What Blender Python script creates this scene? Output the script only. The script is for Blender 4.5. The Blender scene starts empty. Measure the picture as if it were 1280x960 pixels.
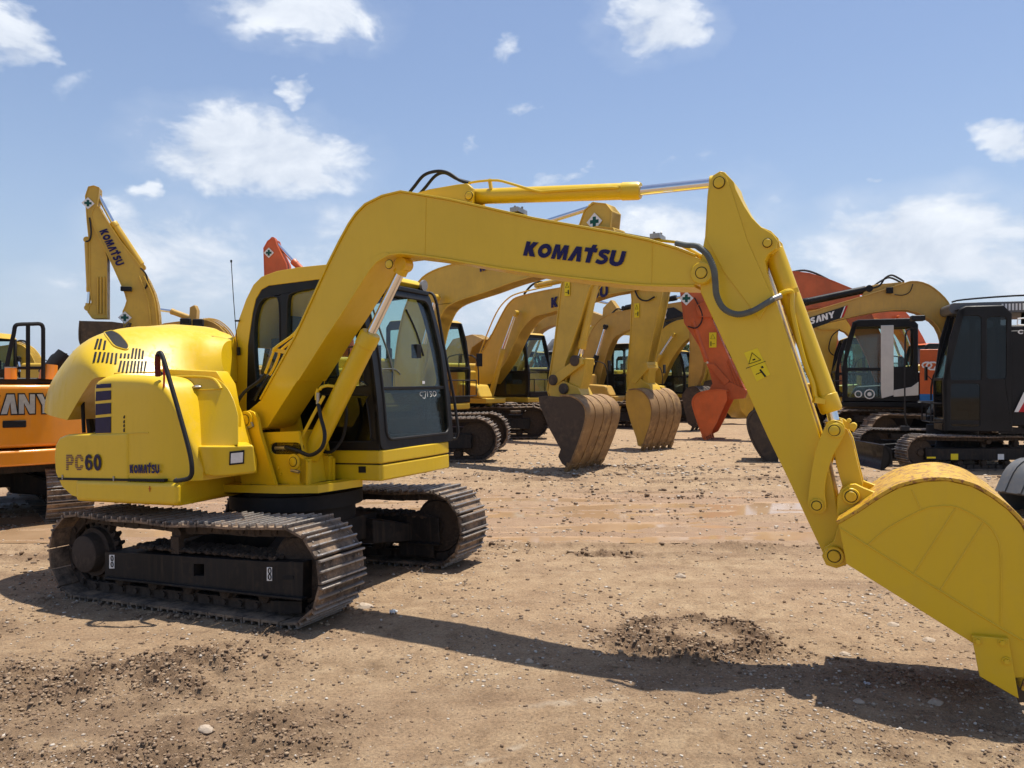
import bpy, bmesh, math, random
import numpy as np
from mathutils import Vector, Matrix, noise
from mathutils.geometry import tessellate_polygon
random.seed(7); RNG = np.random.default_rng(11)
R = math.radians
scene = bpy.context.scene
COL = scene.collection
# ------------------------------------------------------------------ camera model
FPX, CAMZ, HOR = 962.0, 1.6, 478.0
PIT = math.atan((480.0 - HOR) / FPX)
CAM = Vector((0, 0, CAMZ))
def ray(px, py):
    x = (px - 640.0) / FPX; y = (480.0 - py) / FPX
    return Vector((x, math.cos(PIT) + y * math.sin(PIT), -math.sin(PIT) + y * math.cos(PIT)))
class Fr:
    """a machine's own frame: x forward, y left, z up"""
    def __init__(s, O, yaw, pitch=0.0, roll=0.0):
        s.O = Vector((O[0], O[1], O[2] if len(O) > 2 else 0.0)); s.yaw = R(yaw); s.pitch = R(pitch); s.roll = R(roll)
        s.M = Matrix.Translation(s.O) @ Matrix.Rotation(s.yaw, 4, 'Z') @ Matrix.Rotation(-s.pitch, 4, 'Y') @ Matrix.Rotation(s.roll, 4, 'X')
        s.I = s.M.inverted()
        s.c = s.I @ CAM
    def d(s, px, py): return (s.I.to_3x3() @ ray(px, py))
    def hit(s, px, py, p0, n):
        d = s.d(px, py); t = (Vector(p0) - s.c).dot(n) / d.dot(n)
        return s.c + d * t
    def v(s, px, py, v): return s.hit(px, py, (0, v, 0), Vector((0, 1, 0)))
    def z(s, px, py, z): return s.hit(px, py, (0, 0, z), Vector((0, 0, 1)))
    def u(s, px, py, u): return s.hit(px, py, (u, 0, 0), Vector((1, 0, 0)))
    def P(s, pts, v):
        out = []
        for a, b in pts:
            q = s.v(a, b, v); out.append((q.x, q.z))
        return out
# ------------------------------------------------------------------ tags
def tag(o, label=None, cat=None, group=None, kind=None):
    if label: o['label'] = label
    if cat: o['category'] = cat
    if group: o['group'] = group
    if kind: o['kind'] = kind
    return o
def thing(name, fr, label, cat, group=None):
    o = bpy.data.objects.new(name, None); COL.objects.link(o)
    o.matrix_world = fr.M; o.empty_display_size = 0.3
    return tag(o, label, cat, group)
# ------------------------------------------------------------------ mesh builder
def catmull(pts, n=6, closed=False):
    P = [Vector(p) for p in pts]; out = []
    N = len(P)
    rng = range(N if closed else N - 1)
    for i in rng:
        if closed: a, b, c, d = P[(i-1) % N], P[i], P[(i+1) % N], P[(i+2) % N]
        else: a, b, c, d = P[max(i-1, 0)], P[i], P[i+1], P[min(i+2, N-1)]
        for k in range(n):
            t = k / n
            out.append(0.5 * ((2*b) + (c-a)*t + (2*a-5*b+4*c-d)*t*t + (3*b-a-3*c+d)*t*t*t))
    if not closed: out.append(P[-1])
    return out
def cm2(pts, n=5, closed=False):
    return [(p.x, p.y) for p in catmull([(a, b, 0) for a, b in pts], n, closed)]
def circle2(cx, cy, r, n=24, ry=None):
    ry = r if ry is None else ry
    return [(cx + r*math.cos(2*math.pi*i/n), cy + ry*math.sin(2*math.pi*i/n)) for i in range(n)]
def arc2(cx, cy, r, a0, a1, n=10):
    return [(cx + r*math.cos(R(a0+(a1-a0)*i/n)), cy + r*math.sin(R(a0+(a1-a0)*i/n))) for i in range(n+1)]
def rrect(x0, y0, x1, y1, r, n=4):
    return arc2(x1-r, y1-r, r, 0, 90, n) + arc2(x0+r, y1-r, r, 90, 180, n) + arc2(x0+r, y0+r, r, 180, 270, n) + arc2(x1-r, y0+r, r, 270, 360, n)
MAPV = lambda a, b, t: (a, t, b)      # profile in (x,z), depth along y
MAPZ = lambda a, b, t: (a, b, t)      # plan in (x,y), height z
MAPU = lambda a, b, t: (t, a, b)      # profile in (y,z), depth along x
class MB:
    def __init__(s): s.V = []; s.F = []
    def add(s, vs, fs):
        o = len(s.V); s.V += [tuple(v) for v in vs]; s.F += [tuple(i + o for i in f) for f in fs]; return s
    def prism(s, outer, t0, t1, holes=(), mp=MAPV, taper=None):
        loops = [list(outer)] + [list(h) for h in holes]
        flat = [p for l in loops for p in l]; n = len(flat)
        tris = tessellate_polygon([[Vector((p[0], p[1], 0)) for p in l] for l in loops])
        f0 = t0 if callable(t0) else (lambda a, b: t0)
        f1 = t1 if callable(t1) else (lambda a, b: t1)
        vs = [mp(a, b, f0(a, b)) for a, b in flat] + [mp(a, b, f1(a, b)) for a, b in flat]
        fs = [t for t in tris] + [(c+n, b+n, a+n) for a, b, c in tris]
        k = 0
        for l in loops:
            m = len(l)
            for i in range(m):
                a, b = k+i, k+(i+1) % m
                fs.append((a, b, b+n, a+n))
            k += m
        return s.add(vs, fs)
    def box(s, x0, x1, y0, y1, z0, z1):
        return s.add([(x0,y0,z0),(x1,y0,z0),(x1,y1,z0),(x0,y1,z0),(x0,y0,z1),(x1,y0,z1),(x1,y1,z1),(x0,y1,z1)],
                     [(0,3,2,1),(4,5,6,7),(0,1,5,4),(1,2,6,5),(2,3,7,6),(3,0,4,7)])
    def hexa(s, p):   # 4 bottom ccw + 4 top
        return s.add(p, [(0,3,2,1),(4,5,6,7),(0,1,5,4),(1,2,6,5),(2,3,7,6),(3,0,4,7)])
    def obox(s, a, b, w, h, up=(0,0,1)):
        a = Vector(a); b = Vector(b); d = (b-a).normalized(); up = Vector(up)
        if abs(d.dot(up)) > .98: up = Vector((1,0,0))
        x = d.cross(up).normalized() * w/2; y = x.cross(d).normalized() * h/2
        return s.hexa([a-x-y, a+x-y, b+x-y, b-x-y, a-x+y, a+x+y, b+x+y, b-x+y])
    def cyl(s, a, b, r, r2=None, n=20, hole=0):
        a = Vector(a); b = Vector(b); r2 = r if r2 is None else r2
        d = (b-a).normalized(); up = Vector((0,0,1)) if abs(d.z) < .95 else Vector((1,0,0))
        x = d.cross(up).normalized(); y = d.cross(x).normalized()
        vs = []
        for c, rr in ((a, r), (b, r2)):
            for i in range(n):
                t = 2*math.pi*i/n; vs.append(c + (x*math.cos(t) + y*math.sin(t))*rr)
        fs = [(i, (i+1) % n, (i+1) % n + n, i+n) for i in range(n)] + [tuple(range(n))[::-1], tuple(range(n, 2*n))]
        return s.add(vs, fs)
    def turned(s, a, b, prof, n=24):  # profile of (t along axis 0..1 * len, radius)
        a = Vector(a); b = Vector(b); L = (b-a).length; d = (b-a).normalized()
        up = Vector((0,0,1)) if abs(d.z) < .95 else Vector((1,0,0)); x = d.cross(up).normalized(); y = d.cross(x).normalized()
        vs = []; fs = []
        for t, rr in prof:
            for i in range(n):
                q = 2*math.pi*i/n; vs.append(a + d*t*L + (x*math.cos(q)+y*math.sin(q))*rr)
        for k in range(len(prof)-1):
            for i in range(n):
                fs.append((k*n+i, k*n+(i+1) % n, (k+1)*n+(i+1) % n, (k+1)*n+i))
        fs += [tuple(range(n))[::-1], tuple(range((len(prof)-1)*n, len(prof)*n))]
        return s.add(vs, fs)
    def tube(s, pts, r, n=8, smooth=5, closed=False):
        P = catmull(pts, smooth, closed) if smooth else [Vector(p) for p in pts]
        m = len(P); vs = []; fs = []; prev = None
        for i, p in enumerate(P):
            if closed: d = (P[(i+1) % m] - P[i-1]).normalized()
            else: d = (P[min(i+1, m-1)] - P[max(i-1, 0)]).normalized()
            if prev is None:
                up = Vector((0,0,1)) if abs(d.z) < .9 else Vector((1,0,0)); x = d.cross(up).normalized()
            else:
                x = (prev - d*prev.dot(d)).normalized()
            prev = x; y = d.cross(x)
            for k in range(n):
                t = 2*math.pi*k/n; vs.append(p + (x*math.cos(t)+y*math.sin(t))*r)
        rng = range(m if closed else m-1)
        for i in rng:
            j = (i+1) % m
            for k in range(n): fs.append((i*n+k, i*n+(k+1) % n, j*n+(k+1) % n, j*n+k))
        if not closed: fs += [tuple(range(n))[::-1], tuple(range((m-1)*n, m*n))]
        return s.add(vs, fs)
    def strip(s, pts, y0, y1, th, closed=False, side=1):
        """bent plate that follows a profile polyline in (x,z); grows to the left of it * side"""
        m = len(pts); A = []; B = []
        for i, p in enumerate(pts):
            if closed: a, b = pts[i-1], pts[(i+1) % m]
            else: a, b = pts[max(i-1, 0)], pts[min(i+1, m-1)]
            dx, dz = b[0]-a[0], b[1]-a[1]; l = math.hypot(dx, dz) or 1
            A.append(p); B.append((p[0] - dz/l*th*side, p[1] + dx/l*th*side))
        vs = []
        for a, b in zip(A, B): vs += [(a[0], y0, a[1]), (a[0], y1, a[1]), (b[0], y1, b[1]), (b[0], y0, b[1])]
        fs = []
        for i in range(m if closed else m-1):
            j = (i+1) % m
            for k in range(4): fs.append((4*i+k, 4*j+k, 4*j+(k+1) % 4, 4*i+(k+1) % 4))
        if not closed: fs += [(0,1,2,3), (4*m-4, 4*m-1, 4*m-2, 4*m-3)]
        return s.add(vs, fs)
    def loft(s, rings, cap=True):
        n = len(rings[0]); vs = [v for r in rings for v in r]; fs = []
        for i in range(len(rings)-1):
            for k in range(n): fs.append((i*n+k, i*n+(k+1) % n, (i+1)*n+(k+1) % n, (i+1)*n+k))
        if cap: fs += [tuple(range(n))[::-1], tuple(range((len(rings)-1)*n, len(rings)*n))]
        return s.add(vs, fs)
    def build(s, name, mat, parent=None, bevel=0.0, seg=2, ang=38, smooth=True, label=None):
        me = bpy.data.meshes.new(name)
        me.from_pydata([tuple(v) for v in s.V], [], s.F)
        bm = bmesh.new(); bm.from_mesh(me)
        bmesh.ops.recalc_face_normals(bm, faces=bm.faces); bm.to_mesh(me); bm.free()
        me.materials.append(mat)
        if smooth:
            me.polygons.foreach_set('use_smooth', [True]*len(me.polygons))
            me.set_sharp_from_angle(angle=R(ang))
        o = bpy.data.objects.new(name, me); COL.objects.link(o)
        if parent is not None: o.parent = parent
        if bevel:
            m = o.modifiers.new('bevel', 'BEVEL'); m.width = bevel; m.segments = seg; m.limit_method = 'ANGLE'; m.angle_limit = R(ang)
            m.harden_normals = True; m.use_clamp_overlap = True
        if label: o['label'] = label
        return o
# ------------------------------------------------------------------ lettering
def stroke2(pts, w):
    L = []; Rr = []; m = len(pts)
    for i, p in enumerate(pts):
        a, b = pts[max(i-1, 0)], pts[min(i+1, m-1)]
        dx, dy = b[0]-a[0], b[1]-a[1]; l = math.hypot(dx, dy)
        L.append((p[0]-dy/l*w/2, p[1]+dx/l*w/2)); Rr.append((p[0]+dy/l*w/2, p[1]-dx/l*w/2))
    return L + Rr[::-1]
GL = {
 'K': (.92, [(0,0),(.3,0),(.3,.36),(.5,0),(.92,0),(.58,.53),(.9,1),(.5,1),(.3,.68),(.3,1),(0,1)], []),
 'O': (.98, circle2(.49,.48,.49,22,.49), [circle2(.49,.48,.2,16,.19)]),
 'M': (1.12, [(0,0),(.07,1),(.41,1),(.56,.5),(.71,1),(1.05,1),(1.12,0),(.84,0),(.81,.56),(.66,0),(.46,0),(.31,.56),(.28,0)], []),
 'A': (.92, [(0,0),(.36,1),(.76,1),(.94,0),(.62,0),(.54,.6),(.34,0)], []),
 'T': (.86, [(0,.72),(0,1),(.4,1),(.46,1.22),(.76,1.22),(.7,1),(.86,1),(.86,.72),(.6,.72),(.6,0),(.27,0),(.27,.72)], []),
 'S': (.8, stroke2(cm2([(.76,.80),(.52,.87),(.24,.82),(.19,.66),(.38,.55),(.6,.45),(.66,.3),(.5,.14),(.26,.12),(.02,.2)],3), .26), []),
 'U': (.98, [(0,1),(.3,1),(.3,.4),(.36,.27),(.49,.24),(.62,.27),(.68,.4),(.68,1),(.98,1),(.98,.35),(.9,.13),(.7,.0),(.49,-.03),(.28,0),(.08,.13),(0,.35)], []),
 'N': (.96, [(0,0),(0,1),(.32,1),(.66,.45),(.66,1),(.96,1),(.96,0),(.64,0),(.3,.56),(.3,0)], []),
 'Y': (1.0, [(0,1),(.34,1),(.5,.68),(.68,1),(1.02,1),(.66,.42),(.66,0),(.34,0),(.34,.42)], []),
 'P': (.8, [(0,0),(0,1),(.5,1),(.72,.93),(.8,.72),(.72,.5),(.5,.42),(.26,.42),(.26,0)], [[(.26,.6),(.46,.62),(.54,.72),(.46,.82),(.26,.82)]]),
 'C': (.85, stroke2(cm2([(.78,.72),(.6,.87),(.35,.85),(.16,.65),(.14,.38),(.32,.15),(.58,.12),(.78,.28)],3), .24), []),
 '6': (.8, [(.76,.76),(.66,.95),(.4,1.02),(.14,.9),(0,.5),(.1,.1),(.4,-.02),(.7,.1),(.8,.34),(.7,.57),(.46,.67),(.27,.6),(.3,.76),(.4,.82),(.5,.79),(.53,.72)], [circle2(.41,.32,.15,12,.17)]),
 '0': (.8, circle2(.4,.5,.4,20,.52), [circle2(.4,.5,.14,14,.3)]),
 '1': (.45, [(.12,0),(.12,.7),(0,.66),(0,.84),(.22,1),(.4,1),(.4,0)], []),
 '-': (.4, [(0,.4),(.35,.4),(.35,.56),(0,.56)], []),
}
def text_mesh(mb, txt, p0, p1, h, nrm, gap=.1, shear=.1, lift=.004, th=.0015, stretch=True):
    """lettering from p0 (baseline start) to p1 (baseline end), height h, standing off along nrm"""
    p0 = Vector(p0); p1 = Vector(p1); ex = (p1-p0); L = ex.length; ex.normalize(); n = Vector(nrm).normalized()
    ey = n.cross(ex).normalized()
    if ey.z < 0: ey = -ey
    tot = sum(GL[c][0] if c != ' ' else .4 for c in txt) + gap*(len(txt)-1)
    sx = L / (tot + shear*.9) if stretch else h
    x = 0
    for c in txt:
        if c == ' ': x += .4+gap; continue
        w, out, holes = GL[c]
        loops = [out] + list(holes)
        def mp(a, b, t, x=x):
            q = p0 + ex*((a+x+shear*b)*sx) + ey*(b*h) + n*(lift+t); return (q.x, q.y, q.z)
        mb.prism(out, 0, th, holes, mp)
        x += w + gap
    return mb
# ------------------------------------------------------------------ materials
def nt(name):
    m = bpy.data.materials.new(name); m.use_nodes = True; t = m.node_tree; t.nodes.clear()
    out = t.nodes.new('ShaderNodeOutputMaterial'); return m, t, out
def node(t, typ, **kw):
    n = t.nodes.new(typ)
    for k, v in kw.items():
        if k in n.inputs.keys(): n.inputs[k].default_value = v
        else: setattr(n, k, v)
    return n
def link(t, a, b): t.links.new(a, b)
def noise_n(t, co, scale, detail=4, rough=.55, dist=0):
    n = t.nodes.new('ShaderNodeTexNoise'); n.inputs['Scale'].default_value = scale; n.inputs['Detail'].default_value = detail
    n.inputs['Roughness'].default_value = rough; n.inputs['Distortion'].default_value = dist
    if co is not None: t.links.new(co, n.inputs['Vector'])
    return n
def ramp(t, src, stops, interp='LINEAR'):
    n = t.nodes.new('ShaderNodeValToRGB'); n.color_ramp.interpolation = interp; e = n.color_ramp.elements
    while len(e) < len(stops): e.new(.5)
    for i, (p, c) in enumerate(stops):
        e[i].position = p; e[i].color = c if len(c) == 4 else (*c, 1)
    if src is not None: t.links.new(src, n.inputs[0])
    return n
def mixc(t, fac, a, b, mode='MIX'):
    n = t.nodes.new('ShaderNodeMix'); n.data_type = 'RGBA'; n.blend_type = mode
    for sock, v in ((0, fac), (6, a), (7, b)):
        if hasattr(v, 'is_linked') or hasattr(v, 'links'): t.links.new(v, n.inputs[sock])
        elif sock == 0: n.inputs[0].default_value = v
        else: n.inputs[sock].default_value = (*v, 1) if len(v) == 3 else v
    return n.outputs[2]
def coords(t): return t.nodes.new('ShaderNodeTexCoord').outputs['Object']
def paint(name, col, rough=.32, dirt=.25, dirtcol=(.24,.17,.11), coat=.35, fade=.12, metal=0, spec=.5, bump=.06, chips=0.0, chipcol=(.06,.03,.02)):
    m, t, out = nt(name); co = coords(t)
    b = t.nodes.new('ShaderNodeBsdfPrincipled'); link(t, b.outputs[0], out.inputs[0])
    n1 = noise_n(t, co, 1.7, 4, .6); n2 = noise_n(t, co, 9, 8, .7, .4); n3 = noise_n(t, co, 60, 5, .65)
    dk = tuple(c*(1-fade) for c in col); lt = tuple(min(1, c*(1+fade*.5)+fade*.02) for c in col)
    c = ramp(t, n1.outputs[0], [(.35, dk), (.65, lt)]).outputs[0]
    mp = t.nodes.new('ShaderNodeMapping'); mp.inputs['Scale'].default_value = (14, 14, 1.2); link(t, co, mp.inputs[0])
    n4 = noise_n(t, mp.outputs[0], 1.6, 6, .65)
    d1 = ramp(t, n2.outputs[0], [(.52, (0,0,0)), (.78, (1,1,1))]).outputs[0]
    d2 = ramp(t, n4.outputs[0], [(.5, (0,0,0)), (.8, (1,1,1))]).outputs[0]
    mx = t.nodes.new('ShaderNodeMath'); mx.operation = 'MAXIMUM'; link(t, d1, mx.inputs[0]); link(t, d2, mx.inputs[1])
    ms = t.nodes.new('ShaderNodeMath'); ms.operation = 'MULTIPLY'; link(t, mx.outputs[0], ms.inputs[0]); ms.inputs[1].default_value = dirt
    c = mixc(t, ms.outputs[0], c, dirtcol)
    if chips:
        n5 = noise_n(t, co, 24, 10, .75); ch = ramp(t, n5.outputs[0], [(.68-chips*.2, (0,0,0)), (.70-chips*.2, (1,1,1))]).outputs[0]
        c = mixc(t, ch, c, chipcol)
    link(t, c, b.inputs['Base Color'])
    rr = t.nodes.new('ShaderNodeMapRange'); rr.inputs[3].default_value = rough-.06; rr.inputs[4].default_value = min(1, rough+.3)
    link(t, mx.outputs[0], rr.inputs[0]); link(t, rr.outputs[0], b.inputs['Roughness'])
    b.inputs['Coat Weight'].default_value = coat; b.inputs['Coat Roughness'].default_value = .12; b.inputs['Metallic'].default_value = metal; b.inputs['Specular IOR Level'].default_value = spec
    bp = t.nodes.new('ShaderNodeBump'); bp.inputs['Strength'].default_value = bump; bp.inputs['Distance'].default_value = .01
    link(t, n2.outputs[0], bp.inputs['Height']); link(t, bp.outputs[0], b.inputs['Normal'])
    return m
def rough_metal(name, c1, c2, c3, scale=14, rough=.75, metal=.2, bump=.5, dist=.012):
    m, t, out = nt(name); co = coords(t)
    b = t.nodes.new('ShaderNodeBsdfPrincipled'); link(t, b.outputs[0], out.inputs[0])
    n1 = noise_n(t, co, scale, 10, .7, .3); n2 = noise_n(t, co, scale*.22, 5, .6)
    c = ramp(t, n1.outputs[0], [(.32, c1), (.5, c2), (.68, c3)]).outputs[0]
    f = ramp(t, n2.outputs[0], [(.42, (0,0,0)), (.62, (1,1,1))]).outputs[0]
    c = mixc(t, f, c, c2)
    link(t, c, b.inputs['Base Color']); b.inputs['Roughness'].default_value = rough; b.inputs['Metallic'].default_value = metal
    bp = t.nodes.new('ShaderNodeBump'); bp.inputs['Strength'].default_value = bump; bp.inputs['Distance'].default_value = dist
    link(t, n1.outputs[0], bp.inputs['Height']); link(t, bp.outputs[0], b.inputs['Normal'])
    return m
def simple(name, col, rough=.5, metal=0, coat=0, spec=.25, var=.15):
    m, t, out = nt(name); co = coords(t)
    b = t.nodes.new('ShaderNodeBsdfPrincipled'); link(t, b.outputs[0], out.inputs[0])
    n1 = noise_n(t, co, 20, 6, .6)
    c = ramp(t, n1.outputs[0], [(.3, tuple(x*(1-var) for x in col)), (.7, tuple(min(1, x*(1+var)) for x in col))]).outputs[0]
    link(t, c, b.inputs['Base Color'])
    b.inputs['Roughness'].default_value = rough; b.inputs['Metallic'].default_value = metal; b.inputs['Coat Weight'].default_value = coat
    b.inputs['Specular IOR Level'].default_value = spec
    return m
def glassmat(name, tint=(.72,.84,.82), refl=1.0, dust=.06):
    m, t, out = nt(name); co = coords(t)
    tr = t.nodes.new('ShaderNodeBsdfTransparent'); tr.inputs[0].default_value = (*tint, 1)
    gl = t.nodes.new('ShaderNodeBsdfGlossy'); gl.inputs['Roughness'].default_value = .03; gl.inputs[0].default_value = (.9,.95,1,1)
    fr = t.nodes.new('ShaderNodeLayerWeight'); fr.inputs[0].default_value = .5
    pw = t.nodes.new('ShaderNodeMath'); pw.operation = 'POWER'; pw.inputs[1].default_value = 4.0; link(t, fr.outputs['Facing'], pw.inputs[0])
    ad = t.nodes.new('ShaderNodeMath'); ad.operation = 'MULTIPLY_ADD'; ad.inputs[1].default_value = .9; ad.inputs[2].default_value = .045; link(t, pw.outputs[0], ad.inputs[0])
    mu = t.nodes.new('ShaderNodeMath'); mu.operation = 'MULTIPLY'; mu.inputs[1].default_value = refl; mu.use_clamp = True; link(t, ad.outputs[0], mu.inputs[0])
    m1 = t.nodes.new('ShaderNodeMixShader'); link(t, mu.outputs[0], m1.inputs[0]); link(t, tr.outputs[0], m1.inputs[1]); link(t, gl.outputs[0], m1.inputs[2])
    df = t.nodes.new('ShaderNodeBsdfDiffuse'); df.inputs[0].default_value = (.42,.37,.3,1)
    n = noise_n(t, co, 7, 8, .7); rp = ramp(t, n.outputs[0], [(.4, (dust*.4,)*3), (.8, (dust*2,)*3)])
    m2 = t.nodes.new('ShaderNodeMixShader'); link(t, rp.outputs[0], m2.inputs[0]); link(t, m1.outputs[0], m2.inputs[1]); link(t, df.outputs[0], m2.inputs[2])
    link(t, m2.outputs[0], out.inputs[0]); return m
M = {}
scene.cycles.transparent_max_bounces = 32
M['yellow'] = paint('yellow_paint', (.70,.46,.006), .42, .09, dirtcol=(.34,.25,.15), coat=.12, bump=.012, fade=.04)
M['yellow_pale'] = paint('pale_yellow_paint', (.60,.375,.03), .45, .22, coat=.08, fade=.12)
M['yellow_tan'] = paint('tan_yellow_paint', (.50,.29,.04), .5, .3, coat=.1, fade=.14)
M['orange_red'] = paint('orange_red_paint', (.62,.115,.018), .5, .18, coat=.1, fade=.2)
M['orange'] = paint('orange_paint', (.78,.27,.012), .35, .12, coat=.3, fade=.08)
M['black'] = paint('black_paint', (.009,.009,.010), .4, .03, coat=.0, spec=.22, fade=.2)
M['blackmatte'] = simple('matte_black', (.012,.012,.013), .7)
M['rubber'] = simple('hose_rubber', (.018,.018,.019), .55)
M['greyhose'] = simple('grey_hose', (.11,.12,.11), .6)
M['chrome'] = simple('chrome_rod', (.72,.72,.74), .12, 1.0, var=.04)
M['steel'] = simple('bare_steel', (.36,.34,.31), .4, .8)
M['track'] = rough_metal('track_steel', (.07,.056,.045), (.19,.152,.12), (.42,.36,.29), 26, .55, .45, .6, .008)
def track_mat():
    m, t, out = nt('track_shoe'); co = coords(t); b = t.nodes.new('ShaderNodeBsdfPrincipled'); link(t, b.outputs[0], out.inputs[0])
    n1 = noise_n(t, co, 22, 9, .7, .3); n2 = noise_n(t, co, 5, 6, .65); n3 = noise_n(t, co, 70, 6, .7)
    c = ramp(t, n1.outputs[0], [(.34, (.03,.022,.017)), (.5, (.085,.062,.045)), (.66, (.17,.125,.09))]).outputs[0]
    mud = ramp(t, n2.outputs[0], [(.44, (0,0,0)), (.60, (1,1,1))]).outputs[0]; c = mixc(t, mud, c, ramp(t, n3.outputs[0], [(.3, (.17,.11,.068)), (.7, (.34,.235,.15))]).outputs[0])
    av = t.nodes.new('ShaderNodeAttribute'); av.attribute_name = 'tip'
    w = t.nodes.new('ShaderNodeMath'); w.operation = 'MULTIPLY'; link(t, av.outputs['Fac'], w.inputs[0]); link(t, ramp(t, n1.outputs[0], [(.36, (0,0,0)), (.48, (1,1,1))]).outputs[0], w.inputs[1])
    c = mixc(t, w.outputs[0], c, (.33,.30,.27)); link(t, c, b.inputs['Base Color'])
    mt = t.nodes.new('ShaderNodeMath'); mt.operation = 'MULTIPLY'; mt.inputs[1].default_value = .75; link(t, w.outputs[0], mt.inputs[0]); link(t, mt.outputs[0], b.inputs['Metallic'])
    rg = t.nodes.new('ShaderNodeMapRange'); rg.inputs[3].default_value = .85; rg.inputs[4].default_value = .38; link(t, w.outputs[0], rg.inputs[0]); link(t, rg.outputs[0], b.inputs['Roughness'])
    bp = t.nodes.new('ShaderNodeBump'); bp.inputs['Strength'].default_value = .7; bp.inputs['Distance'].default_value = .01; link(t, n1.outputs[0], bp.inputs['Height']); link(t, bp.outputs[0], b.inputs['Normal']); return m
M['shoe'] = track_mat()
M['trackdark'] = rough_metal('track_chain', (.02,.015,.012), (.05,.036,.027), (.10,.07,.05), 20, .85, .1, .7, .01)
M['frame'] = paint('undercarriage_black', (.013,.012,.012), .65, .8, dirtcol=(.075,.056,.04), coat=.0, spec=.2, fade=.25)
M['mud'] = rough_metal('dried_mud', (.025,.018,.012), (.055,.038,.026), (.10,.07,.047), 30, .95, 0, .9, .02)
M['bucket_rust'] = rough_metal('worn_bucket', (.10,.055,.028), (.26,.15,.06), (.42,.27,.11), 7, .6, .15, .35, .006)
M['bucket_dark'] = rough_metal('dark_bucket', (.03,.024,.02), (.065,.045,.03), (.12,.08,.05), 8, .7, .2, .35, .006)
M['glass'] = glassmat('cab_glass', (.84,.92,.90), .5, .015)
M['glassdark'] = glassmat('tinted_glass', (.25,.28,.29), .6, .01)
M['blue'] = simple('deep_blue_lettering', (.012,.010,.075), .5, var=.1)
M['indigo'] = simple('indigo_decal', (.010,.006,.045), .45, var=.2)
M['maroon'] = simple('maroon_decal', (.10,.02,.06), .4)
M['white'] = simple('white_decal', (.75,.75,.72), .5, var=.05)
M['silver'] = simple('silver_lettering', (.42,.43,.45), .35, .5)
M['decalblack'] = simple('black_decal', (.012,.012,.014), .4)
M['red'] = simple('red_decal', (.45,.02,.025), .5)
M['green'] = simple('green_cross', (.008,.08,.06), .5)
M['warn'] = simple('warning_yellow', (.80,.62,.02), .45, var=.05)
M['lens'] = simple('lamp_lens', (.62,.64,.66), .15, .1, .6)
M['seat'] = simple('seat_fabric', (.03,.03,.033), .9)
M['whitepaint'] = paint('white_pillar_paint', (.62,.60,.54), .4, .15, coat=.2)
M['skyblue'] = simple('blue_band', (.03,.16,.42), .5)
M['greymetal'] = paint('grey_metal_paint', (.085,.088,.092), .5, .3, coat=.1)
# ------------------------------------------------------------------ crawler track (shared by all machines)
def belt_path(xr, xf, zc, r, sag, n=400):
    pts = []
    for i in range(40):
        a = R(-90 + 180*i/40); pts.append((xf + r*math.cos(a), zc + r*math.sin(a)))
    for i in range(60):
        t = i/60; pts.append((xf + (xr-xf)*t, zc + r - sag*math.sin(math.pi*t)*(.6+.4*math.sin(3*math.pi*t)**2)))
    for i in range(40):
        a = R(90 + 180*i/40); pts.append((xr + r*math.cos(a), zc + r*math.sin(a)))
    for i in range(60):
        t = i/60; pts.append((xr + (xf-xr)*t, zc - r))
    return pts
def resample(pts, n, off=0.0):
    P = pts + [pts[0]]; S = [0]
    for a, b in zip(P, P[1:]): S.append(S[-1] + math.hypot(b[0]-a[0], b[1]-a[1]))
    L = S[-1]; out = []
    for k in range(n):
        s = ((k+off)/n*L) % L
        lo, hi = 0, len(S)-1
        while hi-lo > 1:
            m = (lo+hi)//2
            if S[m] <= s: lo = m
            else: hi = m
        f = (s-S[lo])/max(1e-9, S[hi]-S[lo]); a, b = P[lo], P[hi]
        out.append((a[0]+(b[0]-a[0])*f, a[1]+(b[1]-a[1])*f, math.atan2(b[1]-a[1], b[0]-a[0])))
    return out, L
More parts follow.
